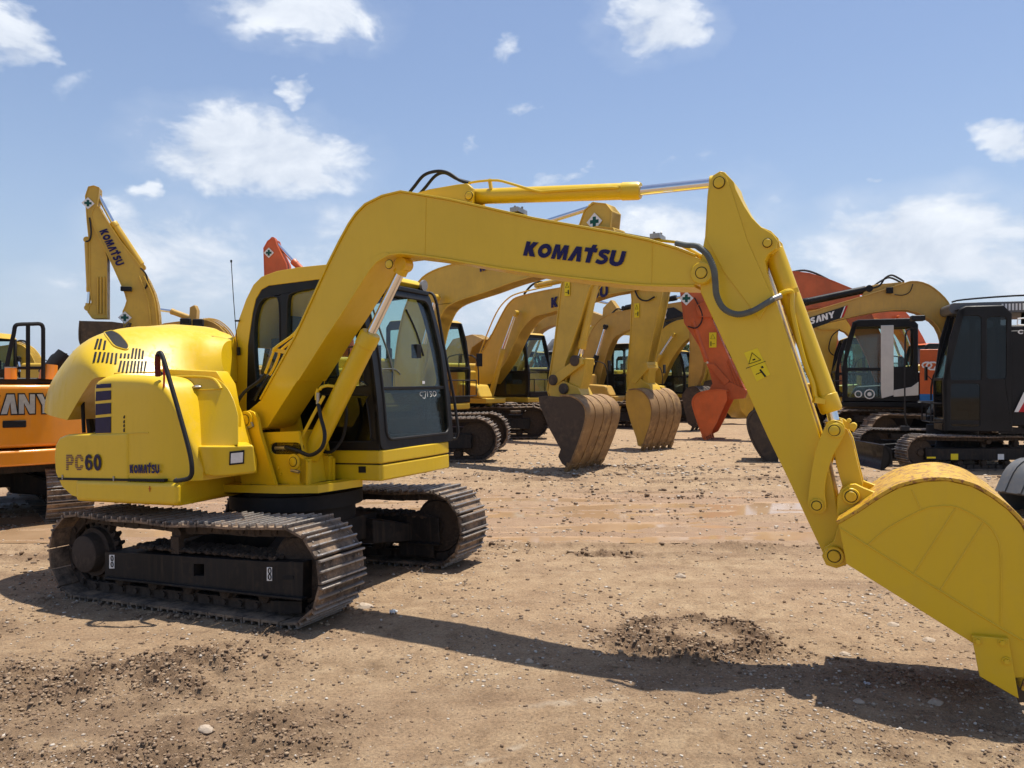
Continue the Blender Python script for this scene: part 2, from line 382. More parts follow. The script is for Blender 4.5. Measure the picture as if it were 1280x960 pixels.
def crawler(parent, y0, y1, xr, xf, rad, n, detail=2, sag=.02, hubside=-1, th=.035, frame=None):
    """crawler_track part: the shoe belt; sub-parts chain, side_frame, sprocket, idler, rollers"""
    zc = rad + th
    path = belt_path(xr, xf, zc, rad, sag); S, L = resample(path, n, .3); p = L/n*.96
    mb = MB(); TIP = []
    for x, z, a in S:
        jit = random.uniform(-.012, .012) if detail > 1 else 0
        c, s = math.cos(a+jit), math.sin(a+jit)
        h = th; g = p*.055
        prof = [(-.5*p,-.008),(-.5*p,.012),(-.5*p+.3*g,h*.8),(-.5*p+1.8*g,h*.8),(-.5*p+2.3*g,.010)]
        if detail > 1: prof += [(-g*1.1,.010),(-.5*g,h*.95),(.9*g,h*.95),(g*1.4,.010)]
        prof += [(.5*p-2.3*g,.010),(.5*p-1.8*g,h),(.5*p-.3*g,h),(.5*p,.012),(.5*p,-.008)]
        # outward normal is to the right of travel direction (path runs counter-clockwise)
        def mp(q, w, t, x=x, z=z, c=c, s=s): return (x + q*c + w*s, t, z + q*s - w*c)
        mb.prism([(a_, b_) for a_, b_ in prof], y0, y1, (), mp); TIP += [1.0 if b_ > h*.7 else 0.0 for a_, b_ in prof]*2
        if detail > 1:
            ym = (y0+y1)/2
            for yy in (y0+.05, y1-.05):
                for q in (-.25*p, .25*p):
                    a0 = mp(q, .008, yy); a1 = mp(q, .016, yy); mb.cyl(a0, a1, .009, n=6); TIP += [.6]*12
    belt = mb.build('crawler_track', M['shoe'], parent, bevel=.0025 if detail > 1 else 0, seg=1)
    at = belt.data.attributes.new('tip', 'FLOAT', 'POINT'); at.data.foreach_set('value', TIP)
    ch = MB(); ym = (y0+y1)/2
    path2 = belt_path(xr, xf, zc, rad-.045, sag); S2, L2 = resample(path2, n, .3)
    for x, z, a in S2:
        c, s = math.cos(a), math.sin(a); q = L2/n*.56
        for yy in (ym-.075, ym+.045):
            ch.prism([(-q,-.035),(q,-.03),(q,.035),(-q,.035)], yy, yy+.03, (), lambda A, B, t, x=x, z=z, c=c, s=s: (x+A*c+B*s, t, z+A*s-B*c))
        ch.cyl((x + .5*q*c, ym-.09, z+.5*q*s), (x + .5*q*c, ym+.09, z+.5*q*s), .022, n=8)
    ch.build('track_chain', M['trackdark'], belt, smooth=False)
    sp = MB(); T = 19; r0 = rad-.07
    prof = []
    for i in range(T):
        for f, rr in ((-.28, r0-.03), (-.14, r0+.012), (.14, r0+.012), (.28, r0-.03)):
            a = 2*math.pi*(i+f)/T; prof.append((xr + rr*math.cos(a), zc + rr*math.sin(a)))
    sp.prism(prof, ym-.03, ym+.03)
    e = y0+.06 if hubside < 0 else y1-.06
    sp.turned((xr, ym, zc), (xr, e, zc), [(0,rad*.62),(.45,rad*.62),(.46,rad*.5),(.93,rad*.47),(1,rad*.40)], 22)
    sp.build('sprocket', M['trackdark'], belt, bevel=.004)
    idl = MB(); idl.turned((xf, ym-.07, zc), (xf, ym+.07, zc), [(0,.05),(.02,rad-.085),(.25,rad-.08),(.3,rad-.055),(.7,rad-.055),(.75,rad-.08),(.98,rad-.085),(1,.05)], 32)
    idl.cyl((xf, ym-.1, zc), (xf, ym+.1, zc), .06)
    idl.build('idler_wheel', M['mud'], belt)
    # side frame
    fy0, fy1 = (y0+.07, y1-.12) if hubside < 0 else (y0+.12, y1-.07)
    f = MB(); z0, z1 = zc-rad*.42, zc+rad*.26
    if frame: f.prism(frame[0], fy0, fy1, frame[1])
    else: f.prism([(xr+rad*.75, z0), (xf-rad*.2, z0), (xf-rad*.2, z1), (xr+rad*1.1, z1), (xr+rad*.75, z1-.04)], fy0, fy1)
    f.build('side_frame', M['frame'], belt, bevel=.008)
    nr = 5 if detail > 1 else 6
    for i in range(nr):
        x = xr+rad*1.1 + (xf-xr-rad*2.0)*i/(nr-1); rl = MB(); rr = rad*.2
        rl.turned((x, ym-.11, zc-rad+.1+.02), (x, ym+.11, zc-rad+.1+.02), [(0,rr*.6),(.02,rr*.8),(.2,rr*.85),(.22,rr*1.15),(.3,rr*1.15),(.32,rr),(.68,rr),(.7,rr*1.15),(.78,rr*1.15),(.8,rr*.85),(.98,rr*.8),(1,rr*.6)], 16)
        rl.build('track_roller', M['mud'], belt)
    cr = MB(); xm = (xr+xf)/2-.05; cr.cyl((xm, ym-.12, zc+rad-.105), (xm, ym+.12, zc+rad-.105), .045)
    cr.box(xm-.04, xm+.04, fy0+.02, fy0+.07, z1-.02, zc+rad-.12)
    cr.build('carrier_roller', M['mud'], belt)
    return belt, dict(zc=zc, fy0=fy0, fy1=fy1)
def cylinder_part(parent, name, a, m, b, r, rr, mat, y, eye=.05, w=.08, rodmat=None):
    """hydraulic cylinder: barrel a->m, rod m->b; a, m, b are (x,z) in the plane y"""
    A = Vector((a[0], y, a[1])); Mv = Vector((m[0], y, m[1])); B = Vector((b[0], y, b[1])); d = (Mv-A).normalized()
    mb = MB(); L = (Mv-A).length
    mb.turned(A + d*eye*.6, Mv, [(0, r*.7), (.02, r), (.9, r), (.901, r*1.08), (.985, r*1.08), (1, r*.95)], 24)
    mb.cyl(A - Vector((0, w/2, 0)), A + Vector((0, w/2, 0)), eye, n=20)
    c = mb.build(name, mat, parent, bevel=.003)
    rb = MB(); e = (B-Mv).normalized(); rb.cyl(Mv - d*.01, B - e*eye*.7, rr, n=20)
    rb.build('rod', rodmat or M['chrome'], c)
    re = MB(); re.cyl(B - Vector((0, w/2, 0)), B + Vector((0, w/2, 0)), eye, n=20); re.cyl(B - e*eye*1.5, B - e*eye*.5, rr*1.5, n=16)
    re.build('rod_eye', mat, c, bevel=.003)
    return c
def pinmark(parent, x, z, y, r, side=-1, mat=None, boss=1.55, out=.012):
    mb = MB(); mb.turned((x, y, z), (x, y+side*out, z), [(0, r*boss), (.8, r*boss), (1, r*boss*.93)], 28)
    b = mb.build('pin_boss', mat or M['yellow'], parent)
    mb = MB(); y1 = y+side*(out+.001)
    ring = [(x + (r*1.04)*math.cos(2*math.pi*i/28), y1, z + (r*1.04)*math.sin(2*math.pi*i/28)) for i in range(28)]
    mb.tube(ring, .0022, 5, 0, True); mb.build('pin_ring', M['blackmatte'], b)
    mb = MB(); mb.turned((x, y, z), (x, y1+side*.006, z), [(0, r*.93), (.9, r*.93), (1, r*.85)], 24); mb.build('pin', mat or M['yellow'], b)
    return b
# ------------------------------------------------------------------ THE YELLOW EXCAVATOR IN FRONT
fr = Fr((-1.81, 6.28, 0.0), -26.0, 2.0)
rt = thing('excavator', fr, 'glossy yellow excavator nearest the camera, its bucket resting on the ground at right', 'excavator', 'excavators parked in the yard')
Y = M['yellow']; YB = -.2
def PL(pts, v): return fr.P(pts, v)
def pt(px, py, v): q = fr.v(px, py, v); return (q.x, q.z)
def V3(px, py, v): return fr.v(px, py, v)
TY0, TY1 = -1.1, -.65
near_frame = PL([(131,690),(131,724),(180,729),(260,738),(330,746),(378,751),(379,703),(330,702),(250,697),(180,692)], TY0+.07)
hole = PL([(242,705),(255,705),(255,720),(242,720)], TY0+.07)
M_ = None
bt, info = crawler(rt, TY0, TY1, -1.09, .93, .30, 38, 2, .03, -1, frame=(near_frame, [hole]))
g = MB(); g.prism(PL([(337,751),(377,752),(377,767),(360,768),(337,762)], TY0+.1), TY0+.1, TY0+.3); g.build('track_guard', M['frame'], bt, bevel=.006)
g = MB(); a_ = PL([(131,724),(180,729),(260,738),(330,746),(378,751)], TY0+.05); g.strip(a_, TY0+.045, TY0+.10, .016); g.build('frame_flange', M['frame'], bt, bevel=.004)
g = MB(); g.prism(PL(rrect(353,719.5,367,724.5,1.5), TY0+.068), TY0+.0665, TY0+.069); g.build('frame_slot', M['blackmatte'], bt)
for px, py in ((140,702), (337,717.5)):
    s = MB(); s.prism(PL([(px-3.2,py-8.5),(px+3.2,py-8.5),(px+3.2,py+8.5),(px-3.2,py+8.5)], TY0+.068), TY0+.066, TY0+.068)
    st = s.build('lifting_hook_sticker', M['white'], bt)
    s = MB()
    for dy in (-4, 3.6):
        c = V3(px, py+dy, TY0+.063); s.tube([c + Vector((.012*math.cos(q*math.pi/5), 0, .018*math.sin(q*math.pi/5))) for q in range(10)], .0035, 5, 0, True)
    s.build('hook_symbol', M['decalblack'], st)
# mud heaped on the frame ledge
def mudheap(parent, x0, x1, y0, y1, z, h, n=70, name='mud'):
    mb = MB()
    for i in range(n):
        x = random.uniform(x0, x1); yy = random.uniform(y0, y1); r = random.uniform(.006, .024)*h
        c = Vector((x, yy, z + r*.3)); bm = bmesh.new(); bmesh.ops.create_icosphere(bm, subdivisions=1, radius=r)
        vs = [c + Vector((v.co.x*random.uniform(.8,1.5), v.co.y*random.uniform(.8,1.3), v.co.z*random.uniform(.5,.9))) for v in bm.verts]
        fs = [[v.index for v in f.verts] for f in bm.faces]; bm.free(); mb.add(vs, fs)
    return mb.build(name, M['mud'], parent, smooth=False)
mudheap(bt, -.6, .8, TY0+.1, TY1-.1, .41, 1.2, 900)
bt2, _ = crawler(rt, -TY1, -TY0, -1.09, .93, .30, 38, 2, .03, 1)
# inner side frame of the far track with its flange
g = MB(); g.box(-.5, 1.0, .70, .72, .20, .43); g.box(-.6, 1.02, .66, .72, .195, .21); g.box(.6, .95, .68, .70, .09, .2); g.build('inner_frame', M['frame'], bt2, bevel=.006)
mudheap(bt2, -.4, .9, .7, 1.0, .42, 1.1, 600)
cb = MB()
cb.prism([(-.55,-.45),(.55,-.45),(.55,.45),(-.55,.45)], .30, .50, (), MAPZ)
for sx in (-1, 1):
    for sy in (-1, 1):
        cb.hexa([(sx*.25,sy*.3,.26),(sx*.62,sy*.3,.26),(sx*.75,sy*.8,.2),(sx*.45,sy*.8,.2),(sx*.25,sy*.3,.5),(sx*.62,sy*.3,.46),(sx*.75,sy*.8,.34),(sx*.45,sy*.8,.36)])
cb.build('car_body', M['frame'], rt, bevel=.012)
tb = MB(); tb.turned((.1,0,.5), (.1,0,.82), [(0,.46),(.35,.46),(.36,.52),(.7,.52),(.71,.44),(1,.44)], 40); tb.build('slewing_ring', M['blackmatte'], rt)
# ---- upper deck and its lip
p0 = V3(88, 612, -1.1); p1 = V3(222, 612, -1.1)
zb = V3(222, 628, -1.1).z; zt = V3(222, 603.5, -1.1).z
zb -= .03; q = fr.z(316, 608, zb+.03); q2 = fr.v(313, 608, -.35)
plan = [(p0.x, .9), (p0.x-.02, .5), (p0.x-.03, -.4), (p0.x-.02, -.95), (p0.x+.02, -1.06), (p0.x+.06, -1.1), (p1.x, -1.1), (q.x-.12, q.y-.02), (q.x, q.y+.03), (q2.x, -.35), (-.5, -.3), (-.8, .2), (-1.0, .9), (-1.1, 1.1), (-1.3, 1.1)]
lip = MB(); lip.prism(plan, zb, zt, (), MAPZ); lip.build('deck_skirt', Y, rt, bevel=.035, seg=4)
dk = MB(); dk.box(-1.2, -.25, -.62, .3, zb+.03, zt-.01); dk.build('deck_plate', Y, rt, bevel=.01)
# ---- counterweight: full width lower tail
cw = MB(); cw.prism(PL([(104,624),(88,619),(76,608),(68,590),(66.5,570),(68,556),(73,547),(83,543),(120,542),(160,541),(160,624)], -1.085), -1.085, 1.02)
cw.build('counterweight', Y, rt, bevel=.06, seg=5)
# near side door panel above and before it
dp = MB()
op = PL(cm2([(117,500),(116,486),(120,474),(132,469),(160,469),(183,471),(196,476),(206,488),(217,515),(228,550),(238,585)], 4) + [(238,592),(232,599),(118,599)], -1.07)
xf_ = max(a for a, b in op); 
def bulge(a, b):           # the door's front third turns away from the viewer
    t = max(0, (a - (xf_-.42))/.42); zt_ = max(0, (b-1.55)/.25)
    return -1.075 + .11*t*t + .06*zt_*zt_
def grid_door():
    mb = MB(); us = np.linspace(min(a for a, b in op), xf_, 34); zs = np.linspace(min(b for a, b in op), max(b for a, b in op), 30)
    import mathutils
    def top(u):   # upper and right boundary at this u
        best = None
        for i in range(len(op)):
            a, b = op[i], op[(i+1) % len(op)]
            if (a[0]-u)*(b[0]-u) <= 0 and abs(a[0]-b[0]) > 1e-6:
                z = a[1]+(b[1]-a[1])*(u-a[0])/(b[0]-a[0]); best = z if best is None else max(best, z)
        return best if best is not None else op[0][1]
    zlo = min(b for a, b in op); rings = []
    for u in us:
        zt_ = max(zlo+.01, top(u)); row = []
        for k in range(31):
            z = zlo + (zt_-zlo)*k/30; r_ = .05; e = max(0, (z-(zt_-r_))/r_); f = max(0, (us[0]+r_-u)/r_)
            y = bulge(u, z) + r_*(1-math.sqrt(max(0, 1-e*e))) + r_*(1-math.sqrt(max(0, 1-f*f)))
            row.append((u, y, z))
        row += [(u, -.45, zt_), (u, -.45, zlo)]
        rings.append(row)
    mb.loft(rings); return mb
door_mb = grid_door()
door = door_mb.build('side_door', Y, rt, ang=50)
from mathutils.bvhtree import BVHTree
def bvh_of(mb): return BVHTree.FromPolygons([Vector(v) for v in mb.V], [list(f) for f in mb.F])
def project(bv, px, py, off=.003):
    d = fr.d(px, py).normalized(); h = bv.ray_cast(fr.c, d)
    if h[0] is None: return None
    n = h[1]; n = -n if n.dot(d) > 0 else n
    return h[0] + n*off, n
def pline(bv, pts, off=.002):
    return [h[0] for h in (project(bv, x, y, off) for x, y in pts) if h]
def decal(bv, polys, name, mat, parent, off=.004):
    mb = MB(); q2 = []
    for poly in polys:
        if len(poly) == 4:
            a, b, c, d = poly; N = 5
            L_ = [(a[0]+(d[0]-a[0])*i/N, a[1]+(d[1]-a[1])*i/N) for i in range(N+1)]; R_ = [(b[0]+(c[0]-b[0])*i/N, b[1]+(c[1]-b[1])*i/N) for i in range(N+1)]
            q2 += [[L_[i], R_[i], R_[i+1], L_[i+1]] for i in range(N)]
        else: q2.append(poly)
    polys = q2
    for poly in polys:
        a = [project(bv, x, y, off) for x, y in poly]; b = [project(bv, x, y, -.002) for x, y in poly]
        if any(k is None for k in a + b): continue
        n = len(a); mb.add([k[0] for k in a] + [k[0] for k in b], [tuple(range(n))] + [(i, (i+1) % n, (i+1) % n+n, i+n) for i in range(n)])
    return mb.build(name, mat, parent)
bvd = bvh_of(door_mb)
decal(bvd, [[(121.5,477),(139,476),(139,484.5),(120.5,485.5)],[(120.5,489.5),(139,488),(139,499.5),(120,501.5)],[(120,505),(139,503.5),(139,517),(120,519)],[(120,522.5),(139,520.8),(139,541),(120,541.5)]], 'stripe_decal', M['indigo'], door)
decal(bvd, [[(154.6,521),(156.2,519),(156.2,523),(154.6,523)],[(154.6,526),(156,525),(156,529),(154.6,529)],[(154.6,531),(156,530),(156,534),(154.6,534)],[(154.6,536),(156,535),(156,540),(154.6,540)]], 'small_print_decal', M['decalblack'], door)
seam = MB(); seam.tube(pline(bvd, ((122,543.5),(135,543),(155,542.5),(172,541.5),(186,541)), .001), .004, 6); seam.build('body_ledge', Y, door)
# lettering on the tail
def lettering(txt, a, b, h, v, nm, mat, parent, nrm=(0,-1,0), frm=None, **kw):
    f = frm or fr
    A = f.v(a[0], a[1], v); B = f.v(b[0], b[1], v); mb = MB(); text_mesh(mb, txt, A, B, h, nrm, **kw)
    return mb.build(nm, mat, parent, smooth=False)
kx = V3(163, 591, -1.09); ky = V3(200, 591, -1.09)
lettering('KOMATSU', (163,591.5), (200,591.5), .062, -1.080, 'lettering', M['blue'], door, gap=.13, shear=.0)
lettering('60', (107,588), (127.5,588), .118, -1.088, 'lettering', M['indigo'], door, gap=.12, shear=0)
def striped(rows, x0, y0, x1, y1, v, mat, parent):
    mb = MB(); n = len(rows)
    for r, row in enumerate(rows):
        for a, b in row:
            ya = y0 + (y1-y0)*(r+.0)/n; yb = y0 + (y1-y0)*(r+.55)/n
            mb.prism(PL([(x0+(x1-x0)*a, ya), (x0+(x1-x0)*b, ya), (x0+(x1-x0)*b, yb), (x0+(x1-x0)*a, yb)], v), v-.003, v-.001)
    return mb.build('lettering', mat, parent, smooth=False)
Pr = [[(0,.8)],[(0,.95)],[(0,.3),(.65,1)],[(0,.3),(.65,1)],[(0,.95)],[(0,.8)],[(0,.3)],[(0,.3)],[(0,.3)]]
Cr = [[(.25,.75)],[(.08,.92)],[(0,.35),(.65,1)],[(0,.3),(.75,1)],[(0,.3)],[(0,.3)],[(0,.35),(.65,1)],[(.08,.92)],[(.25,.75)]]
striped(Pr, 83, 568.5, 92, 588.5, -1.0865, M['maroon'], door); striped(Cr, 94, 568.5, 104, 588.5, -1.0865, M['maroon'], door)
g = MB(); g.prism(PL([(72,597),(160,598.5),(205,599),(205,602),(160,601.5),(72,600)], -1.091), -1.091, -1.06); g.build('seam_gap', M['blackmatte'], rt)
for x, y in ((78,596),(142,598),(220,600)):
    g = MB(); c = V3(x, y, -1.09); g.cyl(c, c + Vector((0,.05,0)), .009, n=10); g.cyl(c+Vector((0,0,-.02)), c+Vector((0,0,.015)), .006, n=8); g.build('hinge', M['steel'], door)
g = MB(); a = V3(187, 611, -1.104); g.box(a.x-.014, a.x+.014, a.y, a.y+.002, a.z-.002, a.z+.002); g.box(a.x-.002, a.x+.002, a.y-.0005, a.y+.002, a.z-.02, a.z+.02); g.build('lifting_point_mark', M['red'], rt)
# ---- engine hood, lifted open at the tail
ST = [((80,508),(84,525)), ((80,492),(91,513)), ((86,472),(99,499)), ((100,450),(108,485)), ((120,427),(118,473)), ((141,413.5),(139,471)),
      ((170,407.5),(175,470.5)), ((205,408.5),(210,470)), ((240,413),(245,470)), ((262,418),(262,470)), ((282,425),(284,476))]
def hood_rings():
    TT = catmull([(a[0][0], a[0][1], 0) for a in ST], 4); BB = catmull([(a[1][0], a[1][1], 0) for a in ST], 4); rings = []
    for T_, B_ in zip(TT, BB):
        fr_ = min(1, max(0, (B_.x-125)/165)); fr_ = fr_*fr_*(3-2*fr_)*.5+fr_*.5; vb = -.98 + .74*fr_; vt = -.55 + .45*fr_
        t = V3(T_.x, T_.y, vt); b = V3(B_.x, B_.y, vb); row = []; vm = .95 if t.x < -.80 else .01
        for k in range(13):
            th = R(90*k/12); s = math.sin(th)**.85; c = 1-math.cos(th)
            row.append((b.x+(t.x-b.x)*s, b.y+(vt+.07-vb)*c, b.z+(t.z-b.z)*s))
        ylast = row[12][1]; row += [(t.x, ylast*.4, t.z+.03), (t.x, min(vm-.03, -ylast*.4), t.z+.03)]
        far = [(min(x, t.x+.0), min(-y, vm-.001*k_), z) for k_, (x, y, z) in enumerate(row[:13])][::-1]
        rings.append(row + far)
    return rings
hm = MB(); hm.loft(hood_rings()); hood = hm.build('engine_hood', Y, rt, ang=50)
bvh = bvh_of(hm)
def c2(x, y): return (60 + x/6.857, 400 + y/6.857)
def slot(t, b, w=8.5): return [c2(t[0]-w, t[1]), c2(t[0]+w, t[1]), c2(b[0]+w, b[1]), c2(b[0]-w, b[1])]
sl = []
for tt, bb in (([(430,165),(458,165),(492,180)], [(405,250),(437,252),(478,257)]),
    ([(412,277),(450,277),(487,280),(520,283),(553,285),(588,288)], [(393,365),(430,362),(467,362),(503,368),(540,375),(577,380)]),
    ([(628,290),(662,290),(692,292)], [(622,327),(655,328),(688,330)]),
    ([(732,245),(760,248),(788,250),(816,265)], [(718,330),(748,333),(778,333),(808,333)]),
    ([(628,352),(658,354),(690,354),(722,354),(750,354),(780,354),(808,357),(840,357)], [(605,450),(638,452),(672,455),(706,452),(734,455),(766,455),(795,455),(823,457)])):
    sl.append([slot(a, b) for a, b in zip(tt, bb)])
decal(bvh, sl[0]+sl[1], 'vent_slots', M['blackmatte'], hood, .006); decal(bvh, sl[2]+sl[3]+sl[4], 'vent_slots', M['blackmatte'], hood, .006)
def region_quads(poly, ny=9, nx=6):
    ys_ = [p[1] for p in poly]; y0, y1 = min(ys_)+.2, max(ys_)-.2; rows = []
    for j in range(ny+1):
        y = y0+(y1-y0)*j/ny; xs_ = []
        for i in range(len(poly)):
            a, b = poly[i], poly[(i+1) % len(poly)]
            if (a[1]-y)*(b[1]-y) <= 0 and a[1] != b[1]: xs_.append(a[0]+(b[0]-a[0])*(y-a[1])/(b[1]-a[1]))
        rows.append((min(xs_), max(xs_), y))
    out = []
    for r0, r1 in zip(rows, rows[1:]):
        for i in range(nx):
            f, g_ = i/nx, (i+1)/nx
            out.append([(r0[0]+(r0[1]-r0[0])*f, r0[2]), (r0[0]+(r0[1]-r0[0])*g_, r0[2]), (r1[0]+(r1[1]-r1[0])*g_, r1[2]), (r1[0]+(r1[1]-r1[0])*f, r1[2])])
    return out
ov = [c2(*p) for p in cm2([(485,110),(510,97),(560,98),(620,130),(680,200),(692,235),(675,255),(640,250),(570,225),(520,165)], 3, True)]
decal(bvh, region_quads(ov), 'exhaust_opening', M['blackmatte'], hood, .006)
g = MB(); g.tube(pline(bvh, ov + ov[:1], .004), .006, 6, 0); g.build('opening_rim', Y, hood)
g = MB(); g.tube(pline(bvh, ((143,466.5),(180,465.5),(215,464.5),(250,464),(285,466))), .006, 6); g.build('hood_edge', M['yellow'], hood)
# engine bay seen under the lifted tail
g = MB(); g.box(-1.35,-.75,-.5,.7,1.15,1.7); g.build('engine_block', M['black'], rt, bevel=.02)
g = MB(); g.tube([V3(105,541,-.9), V3(104,520,-.9), V3(104,500,-.9), V3(110,498,-.8)], .014, 8); g.build('prop_rod', M['blackmatte'], rt); g = MB(); g.tube([V3(114,541,-.6), V3(111,515,-.6), V3(110,498,-.6)], .03, 8)
g.build('radiator_pipe', M['blackmatte'], rt)
# ---- bright tank panel between door and boom foot
def tilt_panel(pts, v0, z0, tilt, thick):
    n = Vector((0, -math.cos(R(tilt)), math.sin(R(tilt)))); out = []
    for a, b in pts: out.append(fr.hit(a, b, (0, v0, z0), n))
    return out
TV = -.93
zt0 = V3(240, 560, TV).z
tp = tilt_panel(cm2([(204,480),(206,474),(215,470.5),(240,470),(262,471),(274,475),(285,486),(293,502),(298,520)], 3) + [(298,556),(240,562),(228,556)], TV, zt0, 18, .3)
tfar = []
for v_ in tp:
    d_ = (v_ - fr.c).normalized(); k_ = (-.45 - v_.y)/d_.y; tfar.append(v_ + d_*k_ - Vector((.05, 0, 0)))
g = MB(); n = len(tp); g.add([v for v in tp] + tfar, [tuple(range(n))[::-1], tuple(range(n, 2*n))] + [(i, (i+1) % n, (i+1) % n+n, i+n) for i in range(n)])
tank = g.build('tank_cover', Y, rt, bevel=.03, seg=4)
g = MB(); g.prism(PL([(200,461),(270,464),(280,480),(287,520),(287,560),(200,560)], -.62), -.62, -.5); g.build('inner_panel', Y, rt, bevel=.01)
def on_tilt(px, py, off=0, tilt=18, v0=TV):
    n = Vector((0, -math.cos(R(tilt)), math.sin(R(tilt)))); return fr.hit(px, py, (0, v0, zt0), n) + n*off
g = MB(); g.tube([on_tilt(x, y, .004) for x, y in ((207,487),(216,486.5),(235,487),(258,487),(277,486))], .004, 6)
g.tube([on_tilt(x, y, .004) for x, y in ((212,471),(240,470.5),(262,472),(271,477),(277,486))], .009, 6); g.build('recess_edge', Y, tank)
g = MB(); a = on_tilt(246, 484.5, .01); g.turned(a + Vector((0,-.02,.0)), a + Vector((0,.03,0)), [(0,.02),(.3,.035),(.6,.05),(1,.05)], 16)
for v in range(len(g.V)): g.V[v] = (a.x + (g.V[v][0]-a.x)*1.0, g.V[v][1], a.z + (g.V[v][2]-a.z)*.35)
g.build('filler_cap', M['steel'], tank)
# ---- step box with the work lamp
zl0 = V3(245, 597, -1.08).z; zl1 = V3(241, 559, -1.08).z
bx = [fr.z(241, 557, zl1), fr.z(262, 558, zl1), fr.z(283, 557.5, zl1), fr.z(317, 556, zl1)]
plan = [(a.x, a.y) for a in bx]; e = plan[-1]; e2 = fr.v(315, 556, -.55)
plan += [(e2.x-.04, -.55), (plan[0][0]+.02, -.6)]
g = MB()
nb = len(plan); bot = [(a[0]+.012*(i < 2), a[1]+.02, zl0+(0.012 if i > 2 else 0)) for i, a in enumerate(plan)]
g.add([(a[0], a[1], zl1) for a in plan] + bot, [tuple(range(nb)), tuple(range(nb, 2*nb))[::-1]] + [(i, (i+1) % nb, (i+1) % nb+nb, i+nb) for i in range(nb)])
box = g.build('tool_box', Y, rt, bevel=.018, seg=3)
bvb = bvh_of(g)
decal(bvb, [[(287,564.5),(305.5,562.5),(305,579.5),(286.5,581.5)]], 'lamp_rim', M['blackmatte'], box, .008)
l = decal(bvb, [[(289,566.5),(304,565),(303.6,577.5),(288.5,579)]], 'work_lamp', M['lens'], box, .012)
# ---- black handrail with red strap
g = MB(); g.tube([V3(202,468,-1.02), V3(197.5,462,-1.05), V3(197,446,-1.06), V3(199,441,-1.1), V3(203,445,-1.11), V3(212,475,-1.12), V3(225,520,-1.125), V3(237,565,-1.125), V3(240,588,-1.125), V3(237,597,-1.12), V3(228,600,-1.115), V3(219,601,-1.1)], .0155, 10, 5)
g.build('handrail', M['rubber'], rt)
g = MB(); g.tube([V3(197.5,444,-1.09), V3(196.8,455,-1.07), V3(197.5,470,-1.05)], .02, 8); g.build('handrail_grip', simple('dark_red_tape', (.10,.012,.012), .6), rt)
g = MB(); g.tube([V3(203,450,-1.1), V3(205,465,-1.08), V3(205,478,-1.06), V3(204.5,488,-1.03)], .007, 6); g.build('strap', M['red'], rt)
# ---- boom
YN, YF = -.36, -.04
top = [(303,528),(304,516),(312,511),(325,500),(347,460),(369,420),(390,374),(410,330),(424,302),(436,280),(445,267),(456,256),(477,245.5),(500,240),(530,245),(560,250),(610,261),(667,274),(762,291),(810,301),(845,311),(868,320),(882,327)]
tipa = [(888,331),(891,341),(888,350),(880,355)]
bot = [(868,356),(810,355),(785,353.5),(680,341.5),(620,333),(560,323),(530,318.5),(500,315),(485,317),(470,325.5),(460,337),(442,365),(425,392),(406,420),(371,475),(340,523),(333,534),(320,538),(308,536)]
BO = PL(top + tipa + bot, YN)
g = MB(); g.prism(BO, YN+.012, YF-.012); boom = g.build('boom', Y, rt, bevel=.004)
g = MB(); tp2 = PL(top[3:-1], YN); g.strip(tp2, YN, YF, .014); g.build('boom_top_plate', Y, boom, bevel=.003)
g = MB(); bp2 = PL(bot[:-4], YN); g.strip(bp2, YN, YF, .014); g.build('boom_bottom_plate', Y, boom, bevel=.003)
# doubler plate around the lower bend
g = MB(); g.prism(PL(cm2([(487,318),(466,333),(452,356),(448,358),(452,338),(462,325),(478,316)],3,True), YN+.012), YN+.006, YN+.012); g.build('doubler_plate', Y, boom, bevel=.002)
def pin_at(px, py, v, rpx, parent, mat=None, boss=1.5, out=.012, side=-1):
    c = V3(px, py, v); e = V3(px+rpx, py, v); return pinmark(parent, c.x, c.z, v, (e-c).length, side, mat, boss, out)
pin_at(487,330.5,YN+.012,4.5,boom,boss=1.05,out=.006); pin_at(877.5,341.5,YN,7,boom,boss=1.95,out=.02)
pin_at(587,245,-.29,4.5,boom,boss=1.2,out=.01)
for i, px in enumerate((531, 814)):   # weld seams across the boom side
    a = V3(px, 320 if i == 0 else 354, YN+.011); b = V3(px+1.5, 247 if i == 0 else 304, YN+.011); g = MB(); g.tube([a, b], .003, 6, 0); g.build('weld_bead', Y, boom)
lettering('KOMATSU', (654,319.5), (780,333.5), .093, YN+.010, 'lettering', M['blue'], boom, gap=.09, shear=.12)
g = MB(); br = PL([(524,246),(545,240),(580,234),(592,233),(599,239),(599,262),(560,254)], -.2)
g.prism(br, -.29, -.26); g.prism(br, -.14, -.11); g.build('cylinder_bracket', Y, boom, bevel=.004)
# lines along the boom top
g = MB()
for dv in (-.24, -.16):
    g.tube([V3(600,259,dv), V3(640,267,dv), V3(680,275.5,dv), V3(760,289,dv), V3(815,299,dv), V3(848,303,dv)], .009, 8, 3)
g.tube([V3(848,305,-.22), V3(862,312,-.22), V3(880,322,-.22)], .010, 8, 3)
g.build('steel_pipes', Y, boom)
for px, py in ((648,265),(822,298)):
    g = MB(); c = V3(px, py, -.2); g.box(c.x-.03, c.x+.03, -.27, -.12, c.z-.012, c.z+.02); g.cyl((c.x-.015,-.22,c.z+.02), (c.x-.015,-.22,c.z+.04), .008, n=6); g.cyl((c.x+.015,-.17,c.z+.02), (c.x+.015,-.17,c.z+.04), .008, n=6)
    g.build('pipe_clamp', M['steel'], boom, bevel=.002)
